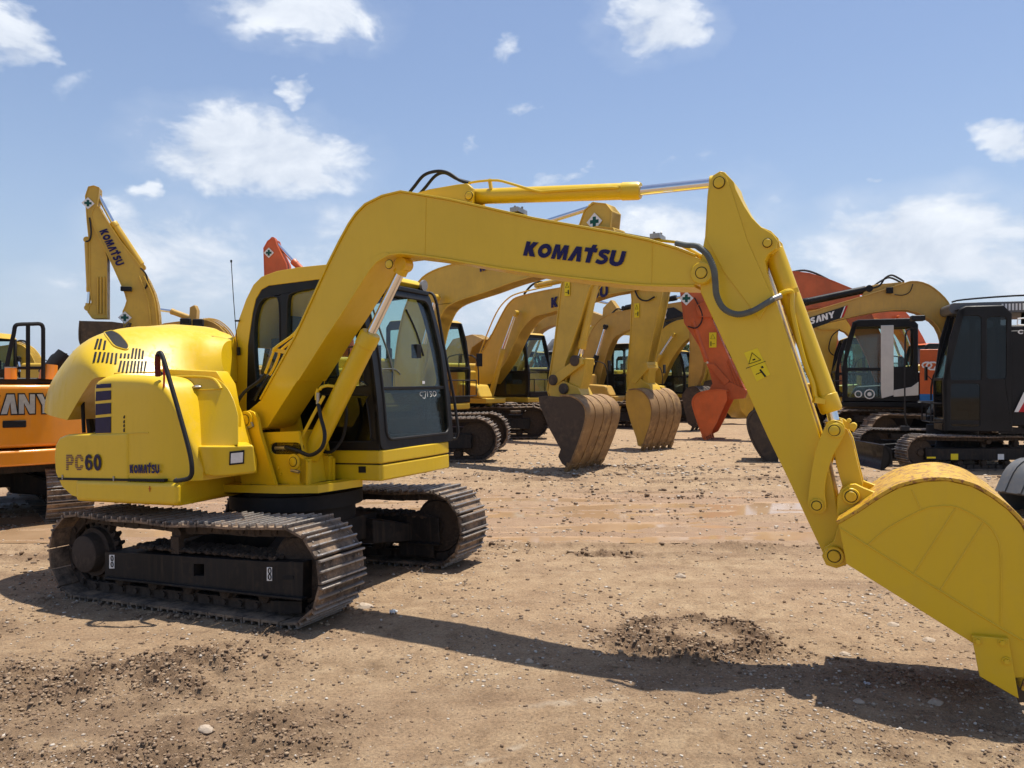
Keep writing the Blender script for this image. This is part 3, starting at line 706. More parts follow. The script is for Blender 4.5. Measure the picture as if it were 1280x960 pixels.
# ---- boom cylinder under the boom
A, m_, B = pt(385,577,YB), pt(464,416,YB), pt(505,331,YB)
cylinder_part(rt, 'boom_cylinder', A, m_, B, .073, .034, Y, YB, .05, .10)
g = MB(); g.tube([V3(374,553,-.31), V3(391,520,-.31), V3(405,495,-.3)], .012, 8); g.tube([V3(400,487,-.3), V3(402,484,-.3), V3(409,482,-.28), V3(418,483,-.25)], .012, 8); g.tube([V3(396,500,-.3), V3(396,492,-.3), V3(398,486,-.3)], .014, 8); g.build('cylinder_pipe', Y, rt)
g = MB(); g.cyl(V3(397.5,505,-.3), V3(397.5,491,-.3), .016, n=10); g.build('hose_fitting', M['steel'], rt)
g = MB(); g.tube([V3(398,505,-.31), V3(401,522,-.33), V3(406,543,-.36), V3(402,560,-.38), V3(388,569,-.38), V3(373,564,-.37), V3(357,559,-.35)], .015, 10)
g.tube([V3(430,498,-.05), V3(433,520,-.05), V3(428,548,-.05), V3(413,565,-.08), V3(395,560,-.1)], .013, 8)
g.build('boom_hose', M['rubber'], rt)
g = MB(); g.cyl(V3(345,560,-.33), V3(361,560,-.33), .018, n=12); g.cyl(V3(348,556,-.31), V3(356,561,-.33), .022, n=6); g.build('hose_fitting', M['steel'], rt)
g = MB(); g.tube([V3(374,409,-.28), V3(366,419,-.3), V3(344,435,-.32), V3(341,442,-.32), V3(336,455,-.33), V3(331,468,-.33)], .011, 8); g.tube([V3(376,417,-.22), V3(352,437,-.26), V3(348,446,-.26), V3(342,460,-.27), V3(336,470,-.27)], .011, 8)
c = V3(352,440,-.25); g.obox(V3(341,437,-.3), V3(362,441,-.25), .02, .03); g.build('steel_pipes', Y, boom)
g = MB(); g.tube([V3(332,467,-.33), V3(324,476,-.34), V3(308,488,-.36), V3(299,499,-.38), V3(293,512,-.38)], .014, 8); g.tube([V3(337,469,-.27), V3(325,487,-.3), V3(318,500,-.3)], .012, 8); g.build('boom_hose', M['rubber'], rt)
# ---- boom foot bracket
bk = MB()
outl = PL([(297,560),(299,535),(301,522),(304,516),(310,513),(317,515.5),(321,522),(325,541),(332,565),(346,613),(303,614)], -.43)
bk.prism(outl, -.43, -.40); bk.prism([(a+.02, b) for a, b in outl], .0, .03)
pl2 = PL([(322,541),(373,539),(379,572),(385,578),(385,613),(342,613)], -.36); sh = PL(rrect(337,553,377,568,7), -.36)
bk.prism(pl2, -.36, -.335, [sh]); 
pl3 = PL([(322,541),(373,539),(379,572),(385,578),(385,613),(342,613)], -.36); bk.prism(pl3, -.07, -.045)
bk.prism(PL([(378,572),(386,574),(386,612),(378,612)], -.33), -.36, -.30); bk.prism(PL([(378,572),(386,574),(386,612),(378,612)], -.33), -.10, -.05)
a = V3(373,540,-.36); b = V3(384,612,-.36); bk.hexa([(a.x-.28,-.34,b.z),(b.x-.03,-.34,b.z),(b.x-.03,-.07,b.z),(a.x-.28,-.07,b.z),(a.x-.22,-.34,a.z-.01),(a.x-.02,-.34,a.z-.01),(a.x-.02,-.07,a.z-.01),(a.x-.22,-.07,a.z-.01)])
c = V3(322, 618, -.45); d_ = V3(352, 618, -.45)
bk.prism([(-.3,-.5),(d_.x,-.47),(b.x+.12,-.38),(b.x+.2,.05),(-.2,.1)], zb+.018, zb+.075, (), MAPZ)
brk = bk.build('boom_foot_bracket', Y, rt, bevel=.005)
pin_at(308,525,-.43,5,brk,boss=1.7,out=.014); pin_at(368,577,-.36,4.5,brk,boss=1.7,out=.014)
g = MB(); g.prism(sh, -.34, -.33); g.build('slot_shade', M['blackmatte'], brk)
g = MB(); g.cyl(V3(306,537,-.44), V3(316,532,-.44), .012, n=8); g.cyl(V3(314,528,-.44), V3(316,533,-.44), .01, n=8); g.build('pin_bolt', M['steel'], brk)
g = MB(); g.cyl(V3(364,588,-.37), V3(374,590,-.37), .012, n=8); g.build('pin_bolt', M['steel'], brk)
for x, y in ((348,585),(351,592)):
    g = MB(); c = V3(x, y, -.362); g.cyl(c, c+Vector((0,-.008,0)), .011, n=10); g.build('bolt', Y, brk)
# ---- arm cylinder on top of the boom
A, m_, B = pt(587,246,YB), pt(801,238.5,YB), pt(899,228,YB)
ac = cylinder_part(rt, 'arm_cylinder', A, m_, B, .052, .030, Y, YB, .035, .09)
g = MB(); g.tube([V3(585,229,-.24), V3(600,226.5,-.24), V3(622,225.5,-.25), V3(640,230,-.26), V3(672,239,-.265), V3(690,238.5,-.265), V3(765,234.5,-.265), V3(773,237,-.25)], .0085, 8, 3)
g.obox(V3(612,224,-.23), V3(614,237,-.23), .02, .02); c = V3(773,236,-.26); g.cyl(c, c+Vector((0,.05,0)), .02, n=12); g.build('steel_pipes', Y, ac)
g = MB(); g.tube([V3(510,243,-.26), V3(518,233,-.25), V3(530,219,-.25), V3(546,214,-.25), V3(560,216,-.25), V3(574,225,-.24), V3(586,229,-.24)], .0115, 10)
g.tube([V3(524,243,-.16), V3(532,234,-.16), V3(544,220,-.16), V3(556,216,-.16), V3(572,224,-.17), V3(588,228.5,-.18)], .0115, 10); g.build('arm_hose', M['rubber'], ac)
# ---- arm
AN, AF = -.335, -.065
arm_px = [(883,262),(884,245),(886,228),(891,219),(900,213.5),(906,215),(917,227),(920,237),(930,257),(940,272),(952,284),(966,292),(972,300),(971,310),(961,317),(956,326),(958,340),(962,352),(980,408),(1000,468),(1020,530),(1034,577),(1044,620),(1050,655),(1056,690),(1054,702),(1043,708),(1033,703),(1027,688),(1010,652),(985,598),(960,547),(930,481),(906,430),(888,392),(876,366),(874,345),(877,317),(881,296)]
g = MB(); g.prism(PL(arm_px, AN), AN, AF); arm = g.build('arm', Y, rt, bevel=.006, seg=3)
g = MB(); g.prism(PL([(886,245),(893,225),(901,217),(908,222),(914,236),(934,300),(965,370),(950,400),(905,340),(884,300)], AN), AN-.008, AN+.001); g.build('reinforcing_plate', Y, arm, bevel=.003)
pin_at(899,228.5,AN-.008,7,arm,boss=1.0,out=.006); pin_at(959.5,304,AN,5.5,arm,boss=1.1,out=.01)
g = MB(); g.prism(PL([(952,284),(964,289),(973,298),(975,308),(966,318),(957,318),(950,300)], -.30), -.31, -.275); g.prism(PL([(952,284),(964,289),(973,298),(975,308),(966,318),(957,318),(950,300)], -.30), -.125, -.09); g.build('cylinder_lug', Y, arm, bevel=.003)
# warning decal
wp = [(930,441),(947,435),(963,468),(946,477)]
g = MB(); g.prism(PL(wp, AN), AN-.0025, AN-.001); wd = g.build('warning_decal', M['warn'], arm)
g = MB()
def tri(a, b, c, v, w=.003):
    g.tube([V3(*a, v), V3(*b, v), V3(*c, v)], w, 4, 0, True)
tri((936,455),(951,450),(940,441), AN-.004); g.tube([V3(941,450,AN-.004), V3(944,449,AN-.004)], .004, 4, 0)
g.tube([V3(950,462,AN-.004), V3(957,471,AN-.004)], .005, 4, 0); g.tube([V3(952,458,AN-.004), V3(953.5,460,AN-.004)], .006, 4, 0); g.tube([V3(945,468,AN-.004), V3(952,465,AN-.004)], .002, 4, 0)
g.tube([V3(932.5,460.5,AN-.003), V3(957,451.5,AN-.003)], .0015, 4, 0); g.build('warning_symbol', M['decalblack'], wd)
# grey hose over the arm joint
g = MB(); g.tube([V3(845,304,-.38), V3(858,306.5,-.40), V3(872,308,-.42), V3(884,318,-.44), V3(892,336,-.45), V3(894,352,-.45), V3(896,370,-.44), V3(905,386,-.43), V3(922,393,-.42), V3(940,389,-.41), V3(956,380,-.39), V3(966,374,-.36)], .0165, 12)
hose = g.build('arm_joint_hose', M['greyhose'], rt)
g = MB(); P_ = catmull([V3(872,308,-.42), V3(884,318,-.44), V3(892,336,-.45), V3(894,352,-.45), V3(896,370,-.44), V3(905,386,-.43), V3(922,393,-.42), V3(940,389,-.41)], 16)
for i in range(0, len(P_)-1, 2):
    d_ = (P_[i+1]-P_[i]).normalized(); g.cyl(P_[i]-d_*.003, P_[i]+d_*.003, .0185, n=10)
g.build('hose_armour', M['greyhose'], hose)
g = MB(); g.cyl(V3(964,375,-.36), V3(976,370,-.33), .017, n=12); g.build('hose_fitting', M['steel'], hose)
# ---- bucket cylinder
A, m_, B = pt(964,305,YB), pt(1040,515,YB), pt(1045,538,YB)
bc = cylinder_part(rt, 'bucket_cylinder', A, m_, B, .056, .030, Y, YB, .038, .12)
g = MB(); g.tube([V3(975,368,-.30), V3(984,364,-.30), V3(990,366,-.28), V3(990,385,-.28), V3(996,415,-.275), V3(1005,450,-.275), V3(1016,480,-.27), V3(1019,496,-.27), V3(1026,501,-.25)], .014, 8, 4)
g.obox(V3(984,366,-.27), V3(997,362,-.25), .03, .025); g.obox(V3(1017,500,-.28), V3(1030,502,-.25), .03, .03); g.build('steel_pipes', Y, bc)
# ---- links
lk = [(1031,534),(1020,562),(1014,592),(1010,624),(1011,634),(1017,641),(1026,642),(1033,635),(1031,615),(1034,592),(1041,570),(1052,550),(1056,540),(1054,530),(1046,526),(1038,526)]
g = MB(); lo = PL(cm2(lk, 3, True), -.40); g.prism(lo, -.40, -.36); g.prism([(a+.0, b) for a, b in lo], -.04, .0); link_ = g.build('arm_link', Y, rt, bevel=.004)
pin_at(1043,538,-.40,7,link_,boss=1.35,out=.01); pin_at(1021,631.5,-.40,6,link_,boss=1.5,out=.014)
g = MB(); g.prism(PL([(1038,536),(1048,528),(1060,536),(1066,548),(1073,578),(1079,602),(1076,622),(1062,628),(1055,608),(1047,580)], YB), -.30, -.25); g.prism(PL([(1038,536),(1048,528),(1060,536),(1066,548),(1073,578),(1079,602),(1076,622),(1062,628),(1055,608),(1047,580)], YB), -.15, -.10)
g.prism(PL([(1052,560),(1058,556),(1068,600),(1060,604)], YB), -.26, -.14); g.cyl(V3(1045,538,-.41), V3(1045,538,.01), .04, n=18)
g.build('bucket_link', Y, rt, bevel=.004)
g = MB(); c = V3(1062,532,-.25); g.obox(c+Vector((-.03,-.05,.02)), c+Vector((.03,-.05,-.02)), .03, .03); g.cyl(c+Vector((.02,-.08,0)), c+Vector((.02,.02,0)), .018, n=10); g.cyl(c+Vector((-.0,-.08,.03)), c+Vector((0,-.02,.03)), .012, n=8); g.build('grease_bolt', Y, rt, bevel=.002)
# ---- bucket
BN, BFar = -.58, .18
side = [(1048,655),(1072,641),(1102,621),(1125,609),(1155,602),(1185,601),(1215,608),(1237,620),(1260,637),(1277,656),(1290,685),(1298,725),(1298,770),(1290,815),(1276,862),(1262,848),(1219,806),(1058,705)]
SO = PL(side, BN)
bk = MB(); bk.prism(SO, BN, BN+.02); bk.prism(SO, BFar-.02, BFar)
bkt = bk.build('bucket', Y, rt, bevel=.004)
bk = MB(); sh_ = [SO[0]] + [(p[0], p[1]) for p in cm2(SO[1:15], 5)]
bl_ = MB(); bl_.strip(sh_, BN+.02, BFar-.02, .012, side=-1); bl_.build('bucket_lining', Y, bkt)
bk.strip(sh_, BN-.006, BFar+.006, .018, side=1)
M['bucketback'] = paint('worn_bucket_back', (.62,.37,.02), .42, .35, dirtcol=(.30,.12,.03), coat=.1, chips=.78, chipcol=(.26,.10,.03))
bk.build('back_plate', M['bucketback'], bkt, bevel=.003)
bk = MB(); ear = [(1050,655),(1047,640),(1047,620),(1052,610),(1060,604),(1070,603),(1080,608),(1092,612.5),(1110,614),(1130,610),(1125,625),(1102,640),(1072,655)]
EO = PL(ear, -.30); bk.prism(EO, -.37, -.335); bk.prism(EO, -.065, -.03)
hg = PL([(1050,650),(1062,655),(1064,690),(1058,705),(1046,709),(1033,705),(1028,694),(1031,683),(1042,676)], -.36); bk.prism(hg, -.39, -.345); bk.prism(hg, -.055, -.01)
ears = bk.build('bucket_ears', Y, bkt, bevel=.005)
pin_at(1064,620,-.37,7.5,ears,boss=1.5,out=.02); pin_at(1043,694,-.39,8,ears,boss=1.6,out=.025)
wb = MB()
def wl(pts, r=.004, sm=4): wb.tube([V3(x, y, BN-.001) for x, y in pts], r, 6, sm)
wl([(1140,613),(1151,637)]); wl([(1084,682),(1110,660),(1151,638),(1172,633),(1196,634),(1230,652),(1246,672),(1251,700),(1251,780)])
wl([(1050,660),(1142,718),(1249,784),(1282,803)], .005, 0); wl([(1194,636),(1142,718)]); wl([(1230,652),(1176,737)])
wb.build('weld_bead', Y, bkt)
g = MB(); g.prism(PL([(1214,793),(1260,797),(1273,872),(1224,844)], BN-.012), BN-.03, BN-.001); sc = g.build('side_cutter', Y, bkt, bevel=.004)
g = MB()
for x, y in ((1222,801),(1253,803),(1258,826)): c = V3(x, y, BN-.03); g.cyl(c, c+Vector((0,-.006,0)), .020, n=14); g.cyl(c, c+Vector((0,-.02,0)), .013, n=6)
g.build('bolt', Y, sc, bevel=.002)
lipA = V3(1276,862,BN)
g = MB(); d1 = (V3(1276,862,BN) - V3(1258,800,BN)).normalized()
g.obox((lipA.x, BN, lipA.z), (lipA.x, BFar, lipA.z), .05, .12, up=d1); g.build('cutting_edge', M['bucket_dark'], bkt, bevel=.004)
for i in range(4):
    y = BN + .06 + (BFar-BN-.12)*i/3; g = MB(); a = Vector((lipA.x, y, lipA.z)); b = a + Vector((.06, 0, -.12))
    g.hexa([b+Vector((-.01,-.02,0)), b+Vector((.01,-.02,0)), b+Vector((.01,.02,0)), b+Vector((-.01,.02,0)), a+Vector((-.035,-.035,.03)), a+Vector((.035,-.035,.03)), a+Vector((.035,.035,.03)), a+Vector((-.035,.035,.03))])
    g.build('tooth', M['bucket_dark'], bkt, bevel=.004)
# ---- cab
CN, CF = .02, 1.12
c0 = V3(475, 563, CN); zf = c0.z
cabp = MB()
yel_o = [(280,474),(286,464),(291,432),(299,399),(308,374),(317,356),(327,346),(346,339),(374,334),(409,330.5),(426,331),(434,338),(425,345),(400,349),(336,357),(327,362),(320,374),(316,391),(310,432),(308,500),(308,563),(292,563),(288,500)]
YO = PL(yel_o, CN)
cabp.prism(YO, CN-.004, CN+.05); cabp.prism(YO, CF-.05, CF+.004)
cab = cabp.build('cab', Y, rt, bevel=.012, seg=3)
g = MB(); roofp = PL(cm2([(291,432),(299,399),(308,374),(317,356),(327,346),(346,339),(374,334),(409,330.5),(426,331),(434,338)], 4), CN)
g.strip(roofp, CN+.01, CF-.01, .05, side=-1); g.build('roof', Y, cab, bevel=.01)
# side frames (black) with window openings
bo = [(308,563),(308,500),(310,432),(316,391),(320,374),(327,362),(336,357),(400,349),(425,345),(434,338),(441,350),(452,390),(463,440),(470,500),(475,563)]
w1 = cm2([(321,480),(318,440),(318,406),(321,388),(326,377),(333,372),(344,371),(349,378),(350,420),(350,480),(347,484),(324,484)], 2, True)
w2 = cm2([(359,480),(359,400),(360,374),(366,366),(392,360),(422,357),(431,366),(444,412),(453,455),(456,478),(452,483),(362,484)], 2, True)
w3 = cm2([(330,540),(330,500),(334,494),(452,494),(458,500),(463,535),(463,548),(458,552),(336,552)], 2, True)
BO_ = PL(bo, CN); W1, W2, W3 = PL(w1, CN), PL(w2, CN), PL(w3, CN)
for y0, y1, nm in ((CN+.0, CN+.045, 'side_window_frame'), (CF-.045, CF, 'door')):
    g = MB(); g.prism(BO_, y0, y1, [W1, W2, W3]); sf = g.build(nm, M['black'], cab, bevel=.008, seg=2)
for wpts in (W1, W2, W3):
    for yy in (CN+.025, CF-.025):
        g = MB(); cxx = sum(a for a, b in wpts)/len(wpts); czz = sum(b for a, b in wpts)/len(wpts)
        g.prism([(cxx+(a-cxx)*1.02, czz+(b-czz)*1.02) for a, b in wpts], yy, yy+.004); g.build('window_pane', M['glass'] if wpts is not W3 else M['glassdark'], cab, smooth=False)
g = MB()
for wpts in (W1, W2, W3): g.tube([(a, CN-.001, b) for a, b in wpts], .007, 6, 0, True)
g.build('window_seal', M['rubber'], cab)
# front: profile of the raked windscreen
fp = [pt(475,563,CN), pt(470,500,CN), pt(463,440,CN), pt(452,390,CN), pt(441,350,CN)]
fz = [p[1] for p in fp]
def fx(z):
    for a, b in zip(fp, fp[1:]):
        if a[1] <= z <= b[1]: return a[0] + (b[0]-a[0])*(z-a[1])/(b[1]-a[1])
    return fp[0][0] if z < fp[0][1] else fp[-1][0]
def front_panel(outer, holes, t0, t1):
    """panel in (y,z) that follows the windscreen profile"""
    mb = MB(); mb.prism(outer, t0, t1, holes, lambda a, b, t: (fx(b)+t, a, b)); return mb
ztop = fp[-1][1]; zmid = fr.u(510, 485, fx(1.6)).z
def ring_fr(y0, y1, z0, z1, r, n=5):  # many points so the bent profile is followed
    out = []
    base = rrect(y0, z0, y1, z1, r, n)
    for i in range(len(base)):
        a, b = base[i], base[(i+1) % len(base)]; k = max(1, int(math.hypot(b[0]-a[0], b[1]-a[1])/.12))
        for j in range(k): out.append((a[0]+(b[0]-a[0])*j/k, a[1]+(b[1]-a[1])*j/k))
    return out
ofr = ring_fr(CN, CF, fp[0][1], ztop, .05); hin = ring_fr(CN+.085, CF-.075, fp[0][1]+.075, ztop-.07, .07)
g = front_panel(ofr, [hin], -.03, .012); wf = g.build('windscreen_frame', M['black'], cab, bevel=.006)
g = MB(); g.tube([(fx(b)+.014, a, b) for a, b in hin], .011, 6, 0, True); g.build('windscreen_seal', M['rubber'], wf)
g = front_panel(ring_fr(CN+.08, CF-.07, fp[0][1]+.07, zmid, .05), [], -.012, -.006); g.build('lower_windscreen', M['glass'], cab, smooth=False)
g = front_panel(ring_fr(CN+.08, CF-.07, zmid+.002, ztop-.065, .05), [], -.012, -.006); g.build('upper_windscreen', M['glass'], cab, smooth=False)
g = MB(); g.box(fx(zmid)-.02, fx(zmid)+.012, CN+.07, CF-.06, zmid-.012, zmid+.012); g.build('windscreen_bar', M['black'], cab, bevel=.004)
g = MB(); a = fx(ztop); g.prism([(a-.15, ztop-.0), (a+.03, ztop-.02), (a+.03, ztop+.02), (a-.15, ztop+.05)], CN+.03, CF-.03); g.build('sun_visor_rail', M['black'], cab, bevel=.01)
# floor skirt of the cab in yellow, split by a dark line
zs = V3(475, 580.5, CN).z; z0_ = V3(475, 601.5, CN).z
ux = fp[0][0]+.012; rear = V3(404, 590, CN).x - .45
for nm, za, zb_, ins in (('cab_base', zs+.004, zf+.0, 0), ('cab_skirt', z0_, zs-.004, .0)):
    g = MB(); g.prism([(rear, CN), (ux-.02, CN-.0), (ux, CN+.02), (ux+.01, CF*.6), (ux-.01, CF-.08), (ux-.07, CF), (rear, CF)], za, zb_, (), MAPZ)
    g.build(nm, Y, cab, bevel=.012 if nm == 'cab_base' else .03, seg=3)
g = MB(); g.box(rear+.01, ux-.02, CN+.01, CF-.02, zs-.006, zs+.006); g.build('base_gap', M['blackmatte'], cab)
g = MB(); g.prism(PL([(448,583),(457,583),(457,591),(448,591)], CN-.004), CN-.003, CN-.0005); lb = g.build('label_plate', M['decalblack'], cab)
# handwriting on the lower windscreen
g = MB()
def wpt(px, py): 
    p = fr.u(px, py, fx(1.45)+.0); return (fx(p.z)-.001, p.y, p.z)
for st in ([(529,490),(526,490.5),(525.5,494),(528,495)], [(530,490),(533,489.5),(532,494),(531,498),(528.5,497)], [(535,489),(534.5,496)], [(537,490),(540,489.5),(538.5,492.5),(540.5,494),(538,496)], [(542,490),(541.5,493),(543,495.5),(545.5,493),(545,490),(543,489),(542,490)]):
    g.tube([wpt(*p) for p in st], .0022, 5, 2)
g.build('chalk_writing', M['white'], cab)
g = MB(); a = wpt(531,478); g.box(a[0]+.001, a[0]+.002, a[1]-.02, a[1]+.02, a[2]-.012, a[2]+.012); g.build('windscreen_sticker', M['white'], cab)
# inside
g = MB(); g.box(-.42,-.3,.3,.85,1.15,2.0); g.prism(rrect(-.45,1.15,.1,1.42,.06), .32, .85); g.box(-.40,-.28,.42,.72,1.95,2.2); g.build('seat', M['seat'], cab, bevel=.04, seg=3)
g = MB(); g.box(.1,.5,.16,.30,1.0,1.55); g.box(-.3,.15,.12,.26,1.0,1.45); g.box(-.3,.15,.9,1.02,1.0,1.45); g.build('console', M['black'], cab, bevel=.03)
g = MB()
for y in (.28, .9): g.tube([(.12,y,1.4), (.2,y,1.6), (.22,y,1.68)], .012, 8); g.turned((.22,y,1.66), (.23,y,1.76), [(0,.015),(.3,.03),(.8,.03),(1,.012)], 12)
for y in (.5, .62): g.tube([(.45,y,1.0), (.5,y,1.25), (.44,y,1.5)], .011, 8)
g.tube([(.3,.12,1.62), (.35,.3,1.64), (.36,.42,1.60)], .01, 8)
g.build('lever', M['blackmatte'], cab)
g = MB(); g.tube([wpt(*p) for p in ((482,382),(486,415),(490,440),(494,465))], .008, 6, 3); g.tube([wpt(*p) for p in ((472,463),(480,461.5),(494,461),(500,464),(503,468))], .006, 6, 3); g.build('wiper', M['greyhose'], cab)
g = MB(); a = wpt(530, 440); g.box(a[0]-.06, a[0]+.0, a[1]-.04, a[1]+.03, a[2]-.05, a[2]+.07); g.tube([wpt(534,445), wpt(531,415), wpt(524,385)], .010, 6, 3); g.build('wiper_motor', M['blackmatte'], cab, bevel=.01)
g = MB(); g.tube([V3(531,369,CF+.0), V3(533,366.5,CF+.04), V3(540,367,CF+.06), V3(545,377,CF+.06), V3(549,400,CF+.07), V3(557,445,CF+.08), V3(566,490,CF+.09), V3(571,525,CF+.09), V3(572.5,540,CF+.08), V3(569,548,CF+.06), V3(561,547,CF+.0)], .0135, 8, 5); g.build('grab_rail', M['rubber'], cab)
g = MB(); g.tube([V3(534,369,CF+.02), V3(537,385,CF+.02), V3(541,400,CF+.02), V3(543,412,CF+.02)], .010, 6); g.build('rail_grip', M['red'], cab)
g = MB(); g.turned(V3(526,357,CF-.1), V3(531,357,CF-.1), [(0,.03),(.5,.05),(1,.05)], 12); g.build('cab_lamp', M['steel'], cab)
g = MB(); g.tube([V3(289,326,.0), V3(292,375,.0), V3(296,425,.0), V3(298,441,.0)], .0035, 5); g.cyl(V3(289,328,.0), V3(289,325,.0), .008, n=8); g.cyl(V3(298,434,-.01), V3(298.6,444,-.01), .015, n=8); g.cyl(V3(294,401,-.0), V3(299,401,.0), .008, n=8); g.build('antenna', M['blackmatte'], rt)
# ------------------------------------------------------------------ ground
def make_tab(seed): return np.random.default_rng(seed).random((256, 256))
TAB = [make_tab(100+i) for i in range(8)]
def vn(x, y, k=0):
    T = TAB[k % 8]; xi = np.floor(x).astype(int); yi = np.floor(y).astype(int); fx_ = x-xi; fy = y-yi
    fx_ = fx_*fx_*(3-2*fx_); fy = fy*fy*(3-2*fy); x0 = xi % 256; y0 = yi % 256; x1 = (xi+1) % 256; y1 = (yi+1) % 256
    return (T[x0,y0]*(1-fx_)*(1-fy) + T[x1,y0]*fx_*(1-fy) + T[x0,y1]*(1-fx_)*fy + T[x1,y1]*fx_*fy)*2-1
def fbm(x, y, f, o=4, k=0, g=.5):
    s = 0; a = 1; t = 0
    for i in range(o): s = s + a*vn(x*f + 17.3*i, y*f + 9.1*i, k+i); t += a; a *= g; f *= 2.03
    return s/t
def sst(a, b, x): t = np.clip((x-a)/(b-a), 0, 1); return t*t*(3-2*t)
def blob(x, y, cx, cy, rx, ry, ang=0, soft=.6):
    c, s = math.cos(ang), math.sin(ang); dx, dy = x-cx, y-cy; a = (dx*c+dy*s)/rx; b = (-dx*s+dy*c)/ry
    return 1-sst(1-soft, 1.0, np.sqrt(a*a+b*b))
def gpt(px, py, z=0): # ground point under a pixel of the calibrated camera
    d = ray(px, py); t = (z-CAMZ)/d.z; return CAM + d*t
PUDDLES = [(-.2, 9.4, .9, .3, .05), (2.2, 11.4, 3.0, .25, 0), (5.2, 11.0, 2.0, .3, 0), (-2.6, 10.2, 1.6, .35, .05), (1.9, 9.6, 2.0, .55, .05), (4.1, 9.9, 1.4, .5, .0), (.1, 10.6, 1.3, .45, .1), (3.0, 8.1, 1.3, .22, .02), (1.0, 8.5, 1.0, .2, .05), (-3.4, 8.5, 1.2, .8, .2), (5.6, 8.9, 1.1, .3, 0), (2.6, 12.2, 2.2, .35, 0)]
def strings(x, y, f, k=0, w=5.0, ax=1.0):
    wx = x + .35*fbm(x, y, 1.6, 3, k+1); wy = y + .35*fbm(x+9, y, 1.6, 3, k+2)
    return np.clip(1-np.abs(fbm(wx*ax, wy, f, 4, k, .55))*w, 0, 1)
def churnzone(x, y):
    m = blob(x, y, -2.1, 4.15, 1.25, .7, .25) + .9*blob(x, y, -1.35, 3.35, .9, .5, .3) + .9*blob(x, y, -3.0, 3.5, 1.3, .7) + .7*blob(x, y, -3.9, 5.0, .9, .5)
    return np.clip(m, 0, 1)
def clodmask(x, y):
    z = churnzone(x, y); m = z*np.maximum(strings(x, y, 1.7, 3, 3.6, .6), .55*strings(x, y, 4.2, 5, 3.5, .6))
    r = np.sqrt(((x-1.13)/.62)**2 + ((y-4.76)/.46)**2) + .35*fbm(x, y, 2.2, 3, 2)
    ring = np.exp(-((r-.68)/.26)**2) + .8*np.exp(-((np.sqrt(((x-1.0)/.34)**2+((y-4.55)/.26)**2)-.4)/.4)**2)
    m = m + np.clip(ring, 0, 1)
    m = m + .35*blob(x, y, 2.2, 4.3, 1.1, .6, -.2)*strings(x, y, 3.0, 1, 3) + .4*blob(x, y, 2.2, 3.3, 1.2, .5)*strings(x, y, 3.5, 2, 3)
    for by, bw, s in ((7.12, .10, 1.0), (7.45, .06, .7), (10.6, .12, .9), (11.3, .10, .9), (8.95, .05, .6), (12.6, .15, .8)):
        yy = y - by - .10*fbm(x, y*0, .8, 3, 4) - .02*x; m = m + s*np.exp(-(yy/bw)**2)*sst(-.35, .2, fbm(x, y, 1.3, 3, 6))*sst(-6, -2.5, x)
    u = (x+1.81)*.899 - (y-6.28)*.438; v = (x+1.81)*.438 + (y-6.28)*.899
    for v0 in (-1.17, -.60, .60, 1.16): m = m + .75*np.exp(-((v-v0-.04*fbm(x, y, 3, 2, 1))/.07)**2)*sst(-1.5, -1.2, u)*(1-sst(.95, 1.3, u))*sst(-.3, .2, fbm(x, y, 4, 3, 2))
    m = m + .7*np.exp(-((u-1.25)/.08)**2)*np.exp(-((np.abs(v)-.88)/.3)**4)*sst(-.3, .3, fbm(x, y, 4, 3, 5))
    m = m + .5*blob(x, y, 2.2, 14.2, 1.4, .5) + .3*blob(x, y, .6, 13.2, 2.5, .3)
    return np.clip(m, 0, 1)
CLOD_LAST = [None]
